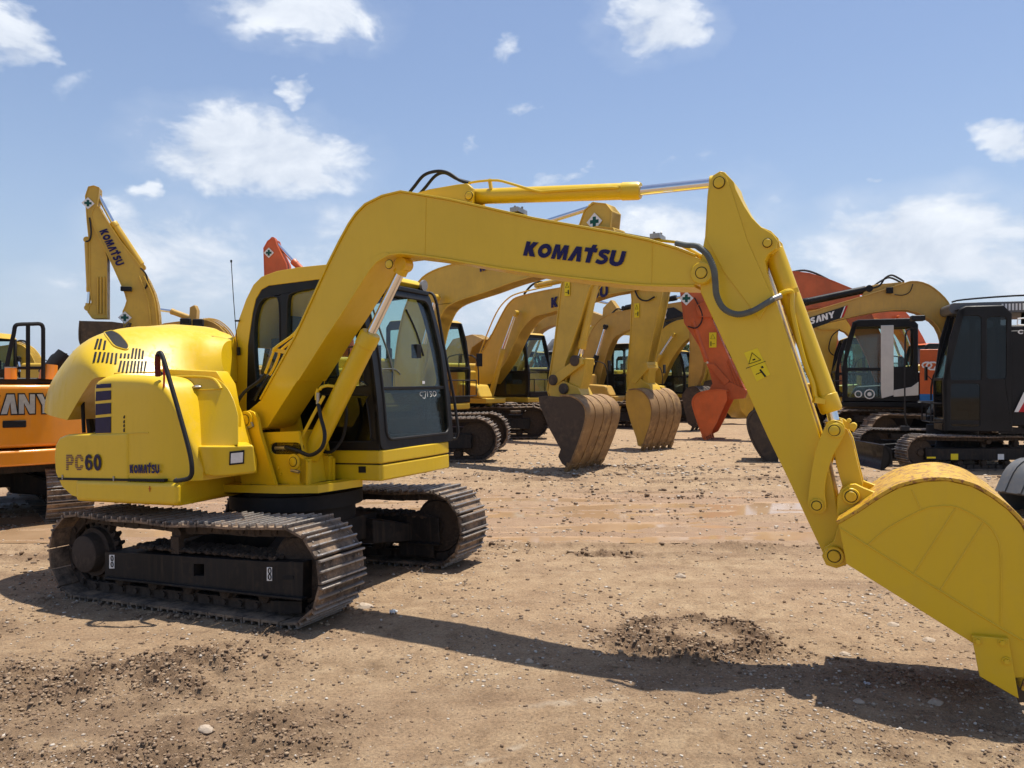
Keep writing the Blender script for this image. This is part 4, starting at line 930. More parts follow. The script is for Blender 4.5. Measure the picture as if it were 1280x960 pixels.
def gheight(x, y):
    u = (x+1.81)*.899 - (y-6.28)*.438; v = (x+1.81)*.438 + (y-6.28)*.899
    r = np.sqrt((u/1.5)**2 + (v/1.2)**2); pad = 1-sst(1.0, 1.9, r)
    far = sst(14, 40, y)
    h = .030*fbm(x, y, .35, 3, 1)*(1-pad) + .035*u*pad*.98
    h = h + .012*fbm(x, y, 2.1, 5, 2, .55)*(1-.5*pad)
    near = 1-sst(9, 16, y)
    h = h + .0055*fbm(x, y, 16, 5, 3, .66)*near
    # long wheel ruts running across the picture
    w = sst(6.6, 7.4, y)*(1-sst(12.5, 14, y)); yy = y + .25*fbm(x, y, .3, 2, 4) - .05*x
    rut = np.sin(yy*9.5)*.5 + .5*np.sin(yy*23+1.3); h = h*(1-.92*w) + w*(.030*rut + .036*fbm(x*.35, y, 5, 4, 5, .6))
    # tread ribs pressed across some ruts
    w2 = blob(x, y, .6, 9.3, 1.6, .35, .05)*.8 + blob(x, y, 4.5, 8.3, 1.6, .3); h = h + w2*.008*np.sin((x*math.cos(.1)+y*.2)*42)
    cm = clodmask(x, y); CLOD_LAST[0] = cm; c1 = 1-np.abs(fbm(x, y, 5.5, 5, 6, .62))*2.2
    c2_ = 1-np.abs(fbm(x, y, 13, 4, 1, .65))*2.4; c3_ = 1-np.abs(fbm(x+3, y, 31, 3, 4, .65))*2.4
    h = h + cm*(.05*fbm(x, y, 3.2, 3, 6, .6) + .050*np.clip(c1, -.2, 1)**2 + .024*np.clip(c2_, -.3, 1) + .013*np.clip(c3_, -.4, 1) - .03)
    # streaky scraped soil between the heaps
    st = np.clip(blob(x, y, -1.9, 3.7, 2.2, 1.3, .2, .9) + .6*blob(x, y, 1.8, 3.6, 2.6, 1.3, 0, .9), 0, 1); h = h + st*(.020*fbm(x*.5+y*.2, y*1.6, 9, 4, 3, .62))
    h = h + .035*blob(x, y, 1.15, 4.85, .75, .48, .1, .9)
    h = h + .05*blob(x, y, 2.2, 14.2, 1.6, .6, 0, .9)
    for cx, cy, rx, ry, a in PUDDLES: h = h - .022*blob(x, y, cx, cy, rx*1.25, ry*1.4, a, .8)*(1+.4*fbm(x, y, 3, 3, 7))
    # sunken strip behind the tail of the front machine
    h = h - .03*blob(x, y, -5.5, 8.5, 2.0, 1.5, 0, .8)
    return h + far*.15*fbm(x, y, .06, 2, 5)
def axis(lo, hi, d, grow, end_lo, end_hi):
    c = list(np.arange(lo, hi+1e-6, d)); s = d; x = hi
    while x < end_hi: s *= grow; x += s; c.append(x)
    s = d; x = lo; pre = []
    while x > end_lo: s *= grow; x -= s; pre.append(x)
    return np.array(pre[::-1] + c)
xs = axis(-3.5, 3.2, .0095, 1.03, -2500, 2500)
ys = axis(2.3, 5.3, .0095, 1.009, -60, 14); y2 = [ys[-1]]; s_ = ys[-1]-ys[-2]
while y2[-1] < 3500: s_ *= 1.035; y2.append(y2[-1]+s_)
ys = np.concatenate([ys, y2[1:]])
GX, GY = np.meshgrid(xs, ys); GZ = gheight(GX, GY); CLODS = CLOD_LAST[0]
nx, ny = len(xs), len(ys)
def grid_mesh(name, X, Y_, Z, mat):
    ny, nx = X.shape; me = bpy.data.meshes.new(name); co = np.stack([X, Y_, Z], -1).reshape(-1, 3).astype(np.float32)
    i = np.arange(ny*nx).reshape(ny, nx); q = np.stack([i[:-1,:-1], i[:-1,1:], i[1:,1:], i[1:,:-1]], -1).reshape(-1, 4)
    me.vertices.add(len(co)); me.vertices.foreach_set('co', co.ravel()); me.loops.add(q.size); me.loops.foreach_set('vertex_index', q.ravel().astype(np.int32))
    me.polygons.add(len(q)); me.polygons.foreach_set('loop_start', np.arange(0, q.size, 4, dtype=np.int32)); me.polygons.foreach_set('loop_total', np.full(len(q), 4, dtype=np.int32))
    me.update(); me.polygons.foreach_set('use_smooth', [True]*len(q)); me.materials.append(mat)
    o = bpy.data.objects.new(name, me); COL.objects.link(o); return o
def ground_mat():
    m, t, out = nt('dirt'); co = coords(t); b = t.nodes.new('ShaderNodeBsdfPrincipled'); link(t, b.outputs[0], out.inputs[0])
    n1 = noise_n(t, co, .55, 5, .6, .3); n2 = noise_n(t, co, 5, 9, .68, .2); n3 = noise_n(t, co, 60, 8, .75); n4 = noise_n(t, co, 240, 3, .6)
    mp = t.nodes.new('ShaderNodeMapping'); mp.inputs['Scale'].default_value = (.25, 1.6, 1); link(t, co, mp.inputs[0]); n5 = noise_n(t, mp.outputs[0], 1.2, 7, .65, .4)
    c = ramp(t, n2.outputs[0], [(.28, (.19,.122,.068)), (.46, (.325,.222,.130)), (.7, (.45,.33,.205))]).outputs[0]
    c = mixc(t, ramp(t, n1.outputs[0], [(.4, (0,0,0)), (.66, (.6,.6,.6))]).outputs[0], c, (.36,.24,.145))
    c = mixc(t, ramp(t, n5.outputs[0], [(.5, (0,0,0)), (.68, (.65,.65,.65))]).outputs[0], c, (.20,.125,.075))
    c = mixc(t, .7, c, ramp(t, n3.outputs[0], [(.3, (.25,.24,.23)), (.5, (.9,.9,.9)), (.7, (1.5,1.46,1.38))]).outputs[0], 'MULTIPLY')
    c = mixc(t, ramp(t, n4.outputs[0], [(.62, (0,0,0)), (.70, (.45,.45,.45))]).outputs[0], c, (.42,.36,.29))
    av = t.nodes.new('ShaderNodeAttribute'); av.attribute_name = 'churn'; c = mixc(t, av.outputs['Fac'], c, ramp(t, n2.outputs[0], [(.35, (.13,.08,.047)), (.6, (.23,.15,.09))]).outputs[0])
    av2 = t.nodes.new('ShaderNodeAttribute'); av2.attribute_name = 'chalk'; c = mixc(t, mixc(t, .5, av2.outputs['Fac'], (0,0,0)), c, (.52,.44,.34))
    # wet mud in the wheel tracks that cross the yard
    sx = t.nodes.new('ShaderNodeSeparateXYZ'); link(t, co, sx.inputs[0])
    def mr(a0, a1, b0, b1):
        n = t.nodes.new('ShaderNodeMapRange'); n.interpolation_type = 'SMOOTHSTEP'
        for i, v in enumerate((a0, a1, b0, b1)): n.inputs[1+i].default_value = v
        link(t, sx.outputs[1], n.inputs[0]); return n.outputs[0]
    def mm(op, a, b2):
        n = t.nodes.new('ShaderNodeMath'); n.operation = op; link(t, a, n.inputs[0])
        if isinstance(b2, float): n.inputs[1].default_value = b2
        else: link(t, b2, n.inputs[1])
        return n.outputs[0]
    wet = mm('MULTIPLY', mm('MULTIPLY', mr(7.3, 8.0, 0, 1), mr(10.5, 12, 1, 0)), ramp(t, n5.outputs[0], [(.30, (.25,.25,.25)), (.50, (1,1,1))]).outputs[0])
    c = mixc(t, mm('MULTIPLY', wet, .7), c, (.33,.205,.12))
    link(t, c, b.inputs['Base Color']); b.inputs['Specular IOR Level'].default_value = .3
    rg = t.nodes.new('ShaderNodeMapRange'); rg.inputs[3].default_value = .93; rg.inputs[4].default_value = .42; link(t, wet, rg.inputs[0]); link(t, rg.outputs[0], b.inputs['Roughness'])
    bp = t.nodes.new('ShaderNodeBump'); bp.inputs['Strength'].default_value = .9; bp.inputs['Distance'].default_value = .012; link(t, n3.outputs[0], bp.inputs['Height'])
    bp2 = t.nodes.new('ShaderNodeBump'); bp2.inputs['Strength'].default_value = .5; bp2.inputs['Distance'].default_value = .004; link(t, n4.outputs[0], bp2.inputs['Height']); link(t, bp.outputs[0], bp2.inputs['Normal'])
    link(t, bp2.outputs[0], b.inputs['Normal']); return m
gmat = ground_mat()
ground = grid_mesh('ground', GX, GY, GZ, gmat)
CH = np.clip(CLODS*1.1, 0, 1); CH = np.maximum(CH, .35*np.clip(blob(GX, GY, -1.9, 3.7, 2.2, 1.3, .2, .9), 0, 1)*sst(-.1, .3, fbm(GX, GY, 3, 4, 2)))
at_ = ground.data.attributes.new('churn', 'FLOAT', 'POINT'); at_.data.foreach_set('value', CH.astype(np.float32).ravel())
CK = np.clip(blob(GX, GY, .35, 3.85, .42, .06, .25, .8) + blob(GX, GY, -.1, 3.3, .3, .05, .5) + .5*blob(GX, GY, 1.0, 4.0, .3, .05), 0, 1)*sst(-.15, .3, fbm(GX, GY, 12, 4, 3))
at_ = ground.data.attributes.new('chalk', 'FLOAT', 'POINT'); at_.data.foreach_set('value', CK.astype(np.float32).ravel()); tag(ground, kind='structure')
def hz(x, y): return float(gheight(np.array([float(x)]), np.array([float(y)]))[0])
# puddles of muddy water lying in the hollows
pm, t, out = nt('muddy_water'); b = t.nodes.new('ShaderNodeBsdfPrincipled'); link(t, b.outputs[0], out.inputs[0])
co = coords(t); n1 = noise_n(t, co, 1.5, 5, .6); link(t, ramp(t, n1.outputs[0], [(.35, (.34,.215,.12)), (.65, (.42,.28,.165))]).outputs[0], b.inputs['Base Color']); b.inputs['Roughness'].default_value = .08; b.inputs['Specular IOR Level'].default_value = .5
n2 = noise_n(t, co, 8, 3, .5); bp = t.nodes.new('ShaderNodeBump'); bp.inputs['Strength'].default_value = .04; link(t, n2.outputs[0], bp.inputs['Height']); link(t, bp.outputs[0], b.inputs['Normal'])
bandm = (GY > 8.0) & (GY < 10.6) & (GX > -3.5) & (GX < 6); lvl = float(np.percentile(GZ[bandm], 47))
mb = MB(); mb.add([(-5.5,7.7,lvl),(8.5,7.7,lvl),(8.5,11.2,lvl),(-5.5,11.2,lvl)], [(0,1,2,3)]); tag(mb.build('puddle', pm), kind='structure')
# ------------------------------------------------------------------ gravel
def stones(name, N, region, smin, smax, mat, dens=None, embed=.3):
    bm = bmesh.new(); bmesh.ops.create_icosphere(bm, subdivisions=1, radius=1); BV = np.array([v.co[:] for v in bm.verts]); BF = np.array([[v.index for v in f.verts] for f in bm.faces]); bm.free()
    x0, x1, y0, y1 = region; X = []; Yy = []
    while len(X) < N:
        y = y0*(y1/y0)**RNG.random(N*2); w = np.maximum(1.0, y*.75); x = RNG.uniform(-1, 1, N*2)*w*1.05 + 0
        ok = (x > x0) & (x < x1); x, y = x[ok], y[ok]
        if dens is not None: k = RNG.random(len(x)) < dens(x, y); x, y = x[k], y[k]
        X += list(x); Yy += list(y)
    X = np.array(X[:N]); Yy = np.array(Yy[:N]); Z = gheight(X, Yy)
    S = smin*(smax/smin)**(RNG.random(N)**2.6)*np.clip(Yy/4.5, .8, 3)
    nv = len(BV); J = RNG.uniform(.72, 1.25, (N, nv, 3)); sc = np.stack([RNG.uniform(.7,1.5,N), RNG.uniform(.7,1.2,N), RNG.uniform(.35,.8,N)], -1)
    V = BV[None]*J*sc[:,None,:]*S[:,None,None]; a = RNG.uniform(0, 6.28, N); c, s = np.cos(a)[:,None], np.sin(a)[:,None]
    Vx = V[:,:,0]*c - V[:,:,1]*s; Vy = V[:,:,0]*s + V[:,:,1]*c
    V = np.stack([Vx + X[:,None], Vy + Yy[:,None], V[:,:,2] + (Z + S*sc[:,2]*embed)[:,None]], -1).reshape(-1, 3)
    F = (BF[None] + (np.arange(N)*nv)[:,None,None]).reshape(-1, 3)
    me = bpy.data.meshes.new(name); me.vertices.add(len(V)); me.vertices.foreach_set('co', V.astype(np.float32).ravel()); me.loops.add(F.size); me.loops.foreach_set('vertex_index', F.ravel().astype(np.int32))
    me.polygons.add(len(F)); me.polygons.foreach_set('loop_start', np.arange(0, F.size, 3, dtype=np.int32)); me.polygons.foreach_set('loop_total', np.full(len(F), 3, dtype=np.int32)); me.update(); me.materials.append(mat)
    o = bpy.data.objects.new(name, me); COL.objects.link(o); return tag(o, kind='stuff')
def stone_mat(name, cols):
    m, t, out = nt(name); b = t.nodes.new('ShaderNodeBsdfPrincipled'); link(t, b.outputs[0], out.inputs[0]); g = t.nodes.new('ShaderNodeNewGeometry')
    c = ramp(t, g.outputs['Random Per Island'], cols).outputs[0]; n = noise_n(t, coords(t), 90, 6, .7); c = mixc(t, .5, c, ramp(t, n.outputs[0], [(.3, (.55,.52,.5)), (.7, (1.2,1.2,1.2))]).outputs[0], 'MULTIPLY')
    link(t, c, b.inputs['Base Color']); b.inputs['Roughness'].default_value = .9; return m
sm = stone_mat('gravel_stone', [(0, (.14,.095,.063)), (.35, (.23,.165,.11)), (.6, (.34,.26,.185)), (.85, (.45,.38,.30)), (1, (.58,.53,.46))])
cm_ = stone_mat('dirt_clod', [(0, (.13,.08,.047)), (.5, (.22,.145,.088)), (1, (.36,.26,.165))])
def d1(x, y): return .10 + .30*sst(-.1, .35, fbm(x, y, 1.4, 4, 5)) + .60*np.clip(blob(x, y, 2.3, 4.3, 2.2, 1.9, 0, .8)*sst(-.25, .25, fbm(x, y, 2.2, 4, 1)) + blob(x, y, .6, 3.1, 1.6, .8, 0, .8)*sst(-.2, .3, fbm(x, y, 2.5, 3, 6)) + .8*blob(x, y, 2.2, 14, 2.5, 1.2), 0, 1)
def d0(x, y): return .30 + .70*np.clip(fbm(x, y, .9, 3, 5)*1.8 + .1 + .8*blob(x, y, 2.0, 3.9, 1.8, 1.1, 0, .8) + .5*blob(x, y, -1.6, 3.2, 1.4, 1.0, 0, .8), 0, 1)
tag(stones('gravel', 62000, (-12, 12, 2.15, 22), .0014, .013, sm, d1), 'loose gravel scattered over the dirt yard', 'gravel')
tag(stones('dirt_clods', 34000, (-12, 12, 2.15, 16), .0018, .016, cm_, lambda x, y: .01 + .99*clodmask(x, y)*(.25+.75*(y<6)), .45), 'crumbled brown clods of churned up soil', 'soil')
def rock(px, py, r, lab, mat=None, flat=.6):
    p = gpt(px, py); mb = MB(); bm = bmesh.new(); bmesh.ops.create_icosphere(bm, subdivisions=3, radius=1); sd = random.random()*50
    sc = (random.uniform(.9,1.4), random.uniform(.8,1.1), flat); vs = []
    for v in bm.verts:
        n = v.co.normalized(); k = 1 + .35*noise.noise(n*1.3 + Vector((sd,0,0))) + .12*noise.noise(n*4 + Vector((sd,3,0)))
        for ax in (Vector((.6,.3,.7)), Vector((-.5,.7,.4)), Vector((.1,-.9,.4)), Vector((-.8,-.4,.3))):
            dd = n.dot(ax.normalized()); k = min(k, .82/dd if dd > .2 else k)
        vs.append((n.x*k*r*sc[0], n.y*k*r*sc[1], n.z*k*r*sc[2]))
    fs = [[v.index for v in f.verts] for f in bm.faces]; bm.free(); mb.add(vs, fs); o = mb.build('rock', mat or rockmat, ang=25)
    o.location = (p.x, p.y + r*.5, hz(p.x, p.y) + r*flat*.3); return tag(o, lab, 'rock', 'loose rocks on the dirt')
rockmat = rough_metal('pale_rock', (.24,.18,.13), (.40,.32,.24), (.52,.45,.37), 22, .9, 0, .6, .006)
for px, py, r, lab, fl in ((662,829,.022,'small pale round stone alone on bare dirt below the boom shadow',.8), (1118,783,.03,'pale flat rock on gravel under the front bucket',.55), (1163,801,.032,'grey angular rock nearest the side cutter of the front bucket',.5),
        (1057,818,.025,'darker rock on the edge of the bucket shadow',.6), (851,723,.035,'dark small rock on the dirt beyond the clod heap',.7), (448,720,.04,'brown lump beside the front track',.6), (455,768,.05,'crumbly brown lump at the front end of the near track',.5),
        (1066,757,.022,'small dark stone left of the flat pale rock',.7), (568,781,.022,'dark clod on the dirt above the boom shadow',.7), (1172,880,.03,'stone inside the dark bucket shadow',.6), (1075,878,.028,'flat stone in the bucket shadow near the bright ground edge',.4), (255,915,.03,'lumpy stone among the churned soil at lower left',.6)):
    rock(px, py, r, lab, flat=fl)
# scrap of white paper
p = gpt(492, 776); mb = MB(); n = 7
for i in range(n):
    for j in range(n): mb.V.append((p.x + (i-3)*.008, p.y + (j-3)*.008, hz(p.x, p.y) + .006 + .03*abs(noise.noise(Vector((i*.45, j*.5, 2)))) + .012*((i+j) % 2)))
for i in range(n-1):
    for j in range(n-1): mb.F.append((i*n+j, (i+1)*n+j, (i+1)*n+j+1, i*n+j+1))
o = mb.build('paper_scrap', M['white'], smooth=False); sl_ = o.modifiers.new('t', 'SOLIDIFY'); sl_.thickness = .001; tag(o, 'crumpled white scrap of paper lying in the boom shadow', 'litter')
p = gpt(1084, 856); mb = MB()
for i in range(5):
    for j in range(5): mb.V.append((p.x + (i-2)*.008, p.y + (j-2)*.006, hz(p.x, p.y) + .008 + .02*abs(noise.noise(Vector((i*.6, j*.5, 7))))))
for i in range(4):
    for j in range(4): mb.F.append((i*5+j, (i+1)*5+j, (i+1)*5+j+1, i*5+j+1))
o = mb.build('plastic_scrap', M['silver'], smooth=False); sl_ = o.modifiers.new('t', 'SOLIDIFY'); sl_.thickness = .001; tag(o, 'shiny plastic scrap on the ground in the bucket shadow', 'litter')
# ------------------------------------------------------------------ hills and trees far off
def hills(name, y, x0, x1, h, mat, seed):
    n = 160; m = 14; X = np.zeros((m, n)); Yy = np.zeros((m, n)); Z = np.zeros((m, n))
    for j in range(m):
        f = j/(m-1)
        for i in range(n):
            x = x0 + (x1-x0)*i/(n-1); X[j,i] = x; Yy[j,i] = y - 700 + 1400*f
            hh = h*(.75 + .35*vn(np.array([x*.0011+seed]), np.array([0.5]), 1)[0] + .10*vn(np.array([x*.006+seed]), np.array([f*3]), 2)[0]); Z[j,i] = -8 + (hh+8)*math.sin(math.pi*f)**.8
    return tag(grid_mesh(name, X, Yy, Z, mat), kind='structure')
hm_ = simple('wooded_hill', (.045,.07,.035), .95, var=.3)
hills('hills', 6500, -9000, 9000, 210, hm_, 3.0)
leafm = simple('foliage', (.05,.08,.025), .8, var=.35); bark = simple('bark', (.10,.075,.05), .9)
def tree(px, base_d, top_py, wpx, lab):
    x = (px-640)/FPX*base_d; H_ = CAMZ + (HOR-top_py)/FPX*base_d; Wd = wpx/FPX*base_d/2; z0 = hz(x, base_d)-.05
    root = bpy.data.objects.new('tree', None); COL.objects.link(root); root.location = (x, base_d, z0); tag(root, lab, 'tree', 'trees behind the machine yard')
    mb = MB(); mb.tube([(0,0,0),(.05*H_*.2,0,H_*.3),(-.02*H_,0,H_*.75)], .022*H_, 7)
    tips = []
    for k in range(7):
        a = k*2.4; z = H_*(.35+.07*k); e = Vector((math.cos(a)*Wd*.6, math.sin(a)*Wd*.6, z + H_*.12)); mb.tube([(0,0,z), e*.5 + Vector((0,0,z*.5)), e], .008*H_, 5, 2); tips.append(e)
    mb.build('trunk', bark, root)
    vs = []; fs = []
    for k in range(26):
        c = random.choice(tips) + Vector((random.gauss(0,.35)*Wd, random.gauss(0,.35)*Wd, random.gauss(0,.09)*H_)); c.z = min(max(c.z, H_*.3), H_*.9); R_ = Wd*random.uniform(.22,.4)
        for i in range(95):
            d = Vector((random.gauss(0,1), random.gauss(0,1), random.gauss(0,1))).normalized()*R_*random.uniform(.5,1.05); q = c + Vector((d.x, d.y, d.z*.75)); s = .035*H_*random.uniform(.5,1.1)*.6
            a = Vector((random.gauss(0,1), random.gauss(0,1), random.gauss(0,1))).normalized()*s; b_ = a.orthogonal().normalized()*s; o_ = len(vs); vs += [q-a, q+b_, q+a, q-b_]; fs.append((o_, o_+1, o_+2, o_+3))
    mb = MB(); mb.add(vs, fs); mb.build('crown', leafm, root, smooth=False)
for px, d, tp_, w, lab in ((862,95,426,34,'rounded bushy tree seen between the slanted orange arm and the small far boom'), (846,110,432,30,'lower bushy tree left of the rounded one'), 
        (690,120,440,40,'small tree far behind the second machine'), (1020,120,438,50,'dark tree far behind the front arm'), (575,130,436,50,'dark tree far off behind the cab of the front machine')):
    tree(px, d, tp_, w, lab)
# ------------------------------------------------------------------ light and sky
SUNV = Vector((.186, .154, 1.0)).normalized()
el = math.asin(SUNV.z); az = math.atan2(SUNV.x, SUNV.y)
ld = bpy.data.lights.new('sun', 'SUN'); ld.energy = 5.0; ld.angle = R(.53); ld.color = (1, .94, .84)
lo_ = bpy.data.objects.new('sun', ld); COL.objects.link(lo_); lo_.rotation_euler = SUNV.to_track_quat('Z', 'Y').to_euler(); lo_.location = (0, 0, 30)
w = bpy.data.worlds.new('World'); scene.world = w; w.use_nodes = True; t = w.node_tree; t.nodes.clear()
out = t.nodes.new('ShaderNodeOutputWorld'); bg = t.nodes.new('ShaderNodeBackground'); link(t, bg.outputs[0], out.inputs[0])
sky = t.nodes.new('ShaderNodeTexSky'); sky.sky_type = 'NISHITA'; sky.sun_disc = False; sky.sun_elevation = el; sky.sun_rotation = az; sky.air_density = 1.15; sky.dust_density = 1.0; sky.ozone_density = 3.0; sky.altitude = 200
SKYS = .088
tc = t.nodes.new('ShaderNodeTexCoord'); sep = t.nodes.new('ShaderNodeSeparateXYZ'); link(t, tc.outputs['Generated'], sep.inputs[0])
def mth(op, a, b=None, c=None, clamp=False):
    n = t.nodes.new('ShaderNodeMath'); n.operation = op; n.use_clamp = clamp
    for i, v in enumerate((a, b, c)):
        if v is None: continue
        if isinstance(v, (int, float)): n.inputs[i].default_value = v
        else: t.links.new(v, n.inputs[i])
    return n.outputs[0]
az_ = mth('ARCTAN2', sep.outputs[0], sep.outputs[1]); el_ = mth('ARCSINE', sep.outputs[2])
comb = t.nodes.new('ShaderNodeCombineXYZ'); link(t, az_, comb.inputs[0]); link(t, mth('MULTIPLY', el_, 1.7), comb.inputs[1])
nA = noise_n(t, comb.outputs[0], 9, 9, .62, .35); nB = noise_n(t, comb.outputs[0], 26, 7, .65, .2); nC = noise_n(t, comb.outputs[0], 4, 6, .6, .4)
wA = noise_n(t, comb.outputs[0], 7, 4, .6); wB = noise_n(t, comb.outputs[0], 7.7, 4, .6)
az_ = mth('ADD', az_, mth('MULTIPLY', mth('SUBTRACT', wA.outputs[0], .5), .16)); el_ = mth('ADD', el_, mth('MULTIPLY', mth('SUBTRACT', wB.outputs[0], .5), .10))
CL = [(325,195,165,62,1.0),(440,185,50,28,.55),(372,112,26,20,.7),(375,15,130,42,.85),(12,45,50,48,.75),(820,30,75,50,.85),(645,137,42,18,.55),(635,72,34,20,.5),(80,105,40,20,.3),
      (230,320,150,60,.62),(180,242,26,16,.6),(150,270,40,25,.4),(1130,310,165,62,.95),(1262,178,40,28,.8),(1262,330,90,60,.7),(850,285,120,50,.55),(640,380,150,60,.55),(420,300,90,60,.4),(1087,217,14,8,.5),(595,178,22,18,.4),(870,195,40,16,.3),(90,360,60,18,.4),(560,300,120,60,.3),(960,262,40,16,.3),(700,225,45,12,.45)]
total = None
for px, py, rx, ry, s in CL:
    d = ray(px, py).normalized(); ca, ce = math.atan2(d.x, d.y), math.asin(d.z); ra = rx/FPX*(math.cos(ca)**2); re_ = ry/FPX
    a = mth('DIVIDE', mth('SUBTRACT', az_, ca), ra); b2 = mth('DIVIDE', mth('SUBTRACT', el_, ce), re_)
    r2 = mth('ADD', mth('MULTIPLY', a, a), mth('MULTIPLY', b2, b2)); k = mth('MULTIPLY', mth('SUBTRACT', 1.0, r2, clamp=True), s)
    total = k if total is None else mth('MAXIMUM', total, k)
nmix = mth('ADD', mth('MULTIPLY', mth('SUBTRACT', nA.outputs[0], .5), 4.2), mth('MULTIPLY', mth('SUBTRACT', nB.outputs[0], .5), 1.6))
dens = mth('MULTIPLY', mth('ADD', mth('MULTIPLY', total, 2.6), mth('SUBTRACT', nmix, .60)), .78); dens = mth('MULTIPLY', dens, mth('MULTIPLY', total, 3.0, clamp=True))
cov = mth('MULTIPLY', mth('POWER', mth('MULTIPLY', mth('MAXIMUM', dens, 0.0), 1.15, clamp=True), 1.1), .86)
# everywhere else a sparse scatter of small clouds
other = mth('MULTIPLY', mth('SUBTRACT', nC.outputs[0], .60, clamp=True), 3.2, clamp=True); behind = mth('LESS_THAN', sep.outputs[1], .35); cov = mth('MAXIMUM', cov, mth('MULTIPLY', other, behind))
hazef = mth('POWER', mth('SUBTRACT', 1.0, mth('MULTIPLY', mth('ABSOLUTE', sep.outputs[2]), 1.9), clamp=True), 3.0)
skys = mixc(t, 1.0, sky.outputs[0], (SKYS*.98, SKYS*1.02, SKYS*1.12), 'MULTIPLY')
skc = mixc(t, mth('MULTIPLY', hazef, .85), skys, (.40,.49,.62))
shade = mixc(t, mth('MULTIPLY', mth('SUBTRACT', nA.outputs[0], .35), 2.2, clamp=True), (.52,.57,.65), (.88,.90,.92))
CL2 = [(230,325,190,80,.75),(1130,310,210,85,.9),(850,290,170,70,.7),(640,380,200,70,.7),(1265,330,120,90,.8),(420,310,120,80,.6),(90,370,130,45,.5),(325,195,190,70,.6),(375,10,150,55,.5),(820,30,100,60,.5)]
tot2 = None
for px, py, rx, ry, s in CL2:
    d = ray(px, py).normalized(); ca, ce = math.atan2(d.x, d.y), math.asin(d.z); ra = rx/FPX*(math.cos(ca)**2); re_ = ry/FPX
    a = mth('DIVIDE', mth('SUBTRACT', az_, ca), ra); b2 = mth('DIVIDE', mth('SUBTRACT', el_, ce), re_)
    k = mth('MULTIPLY', mth('SUBTRACT', 1.0, mth('ADD', mth('MULTIPLY', a, a), mth('MULTIPLY', b2, b2)), clamp=True), s); tot2 = k if tot2 is None else mth('MAXIMUM', tot2, k)
soft = mth('MULTIPLY', tot2, mth('MULTIPLY', mth('SUBTRACT', nA.outputs[0], .28), 2.4, clamp=True), clamp=True)
skc = mixc(t, .07, skc, (.62,.66,.72)); skc = mixc(t, mth('MULTIPLY', soft, .8), skc, (.64,.68,.74)); skc = mixc(t, cov, skc, shade); link(t, skc, bg.inputs[0]); bg.inputs[1].default_value = 1.0
# ------------------------------------------------------------------ camera and render look
cd = bpy.data.cameras.new('camera'); co_ = bpy.data.objects.new('camera', cd); COL.objects.link(co_); cd.sensor_width = 36; cd.lens = FPX/1280*36; cd.clip_end = 20000; cd.clip_start = .05
co_.location = CAM; co_.rotation_euler = (R(90)-PIT, 0, 0); scene.camera = co_
scene.view_settings.view_transform = 'Standard'; scene.view_settings.look = 'None'; scene.view_settings.exposure = .42; scene.view_settings.gamma = 1

HZ = bpy.data.materials.new('air'); HZ.use_nodes = True; t = HZ.node_tree; t.nodes.clear(); o_ = t.nodes.new('ShaderNodeOutputMaterial'); pv = t.nodes.new('ShaderNodeVolumePrincipled')
pv.inputs['Color'].default_value = (.72,.80,.92,1); pv.inputs['Density'].default_value = 1.0e-4; pv.inputs['Anisotropy'].default_value = .2; link(t, pv.outputs[0], o_.inputs['Volume'])
mb = MB(); mb.box(-9500, 9500, -300, 7800, -12, 330); hzb = mb.build('haze', HZ, smooth=False); tag(hzb, kind='stuff')
tag(hzb, 'thin pale air that turns the distant hills blue', 'haze')
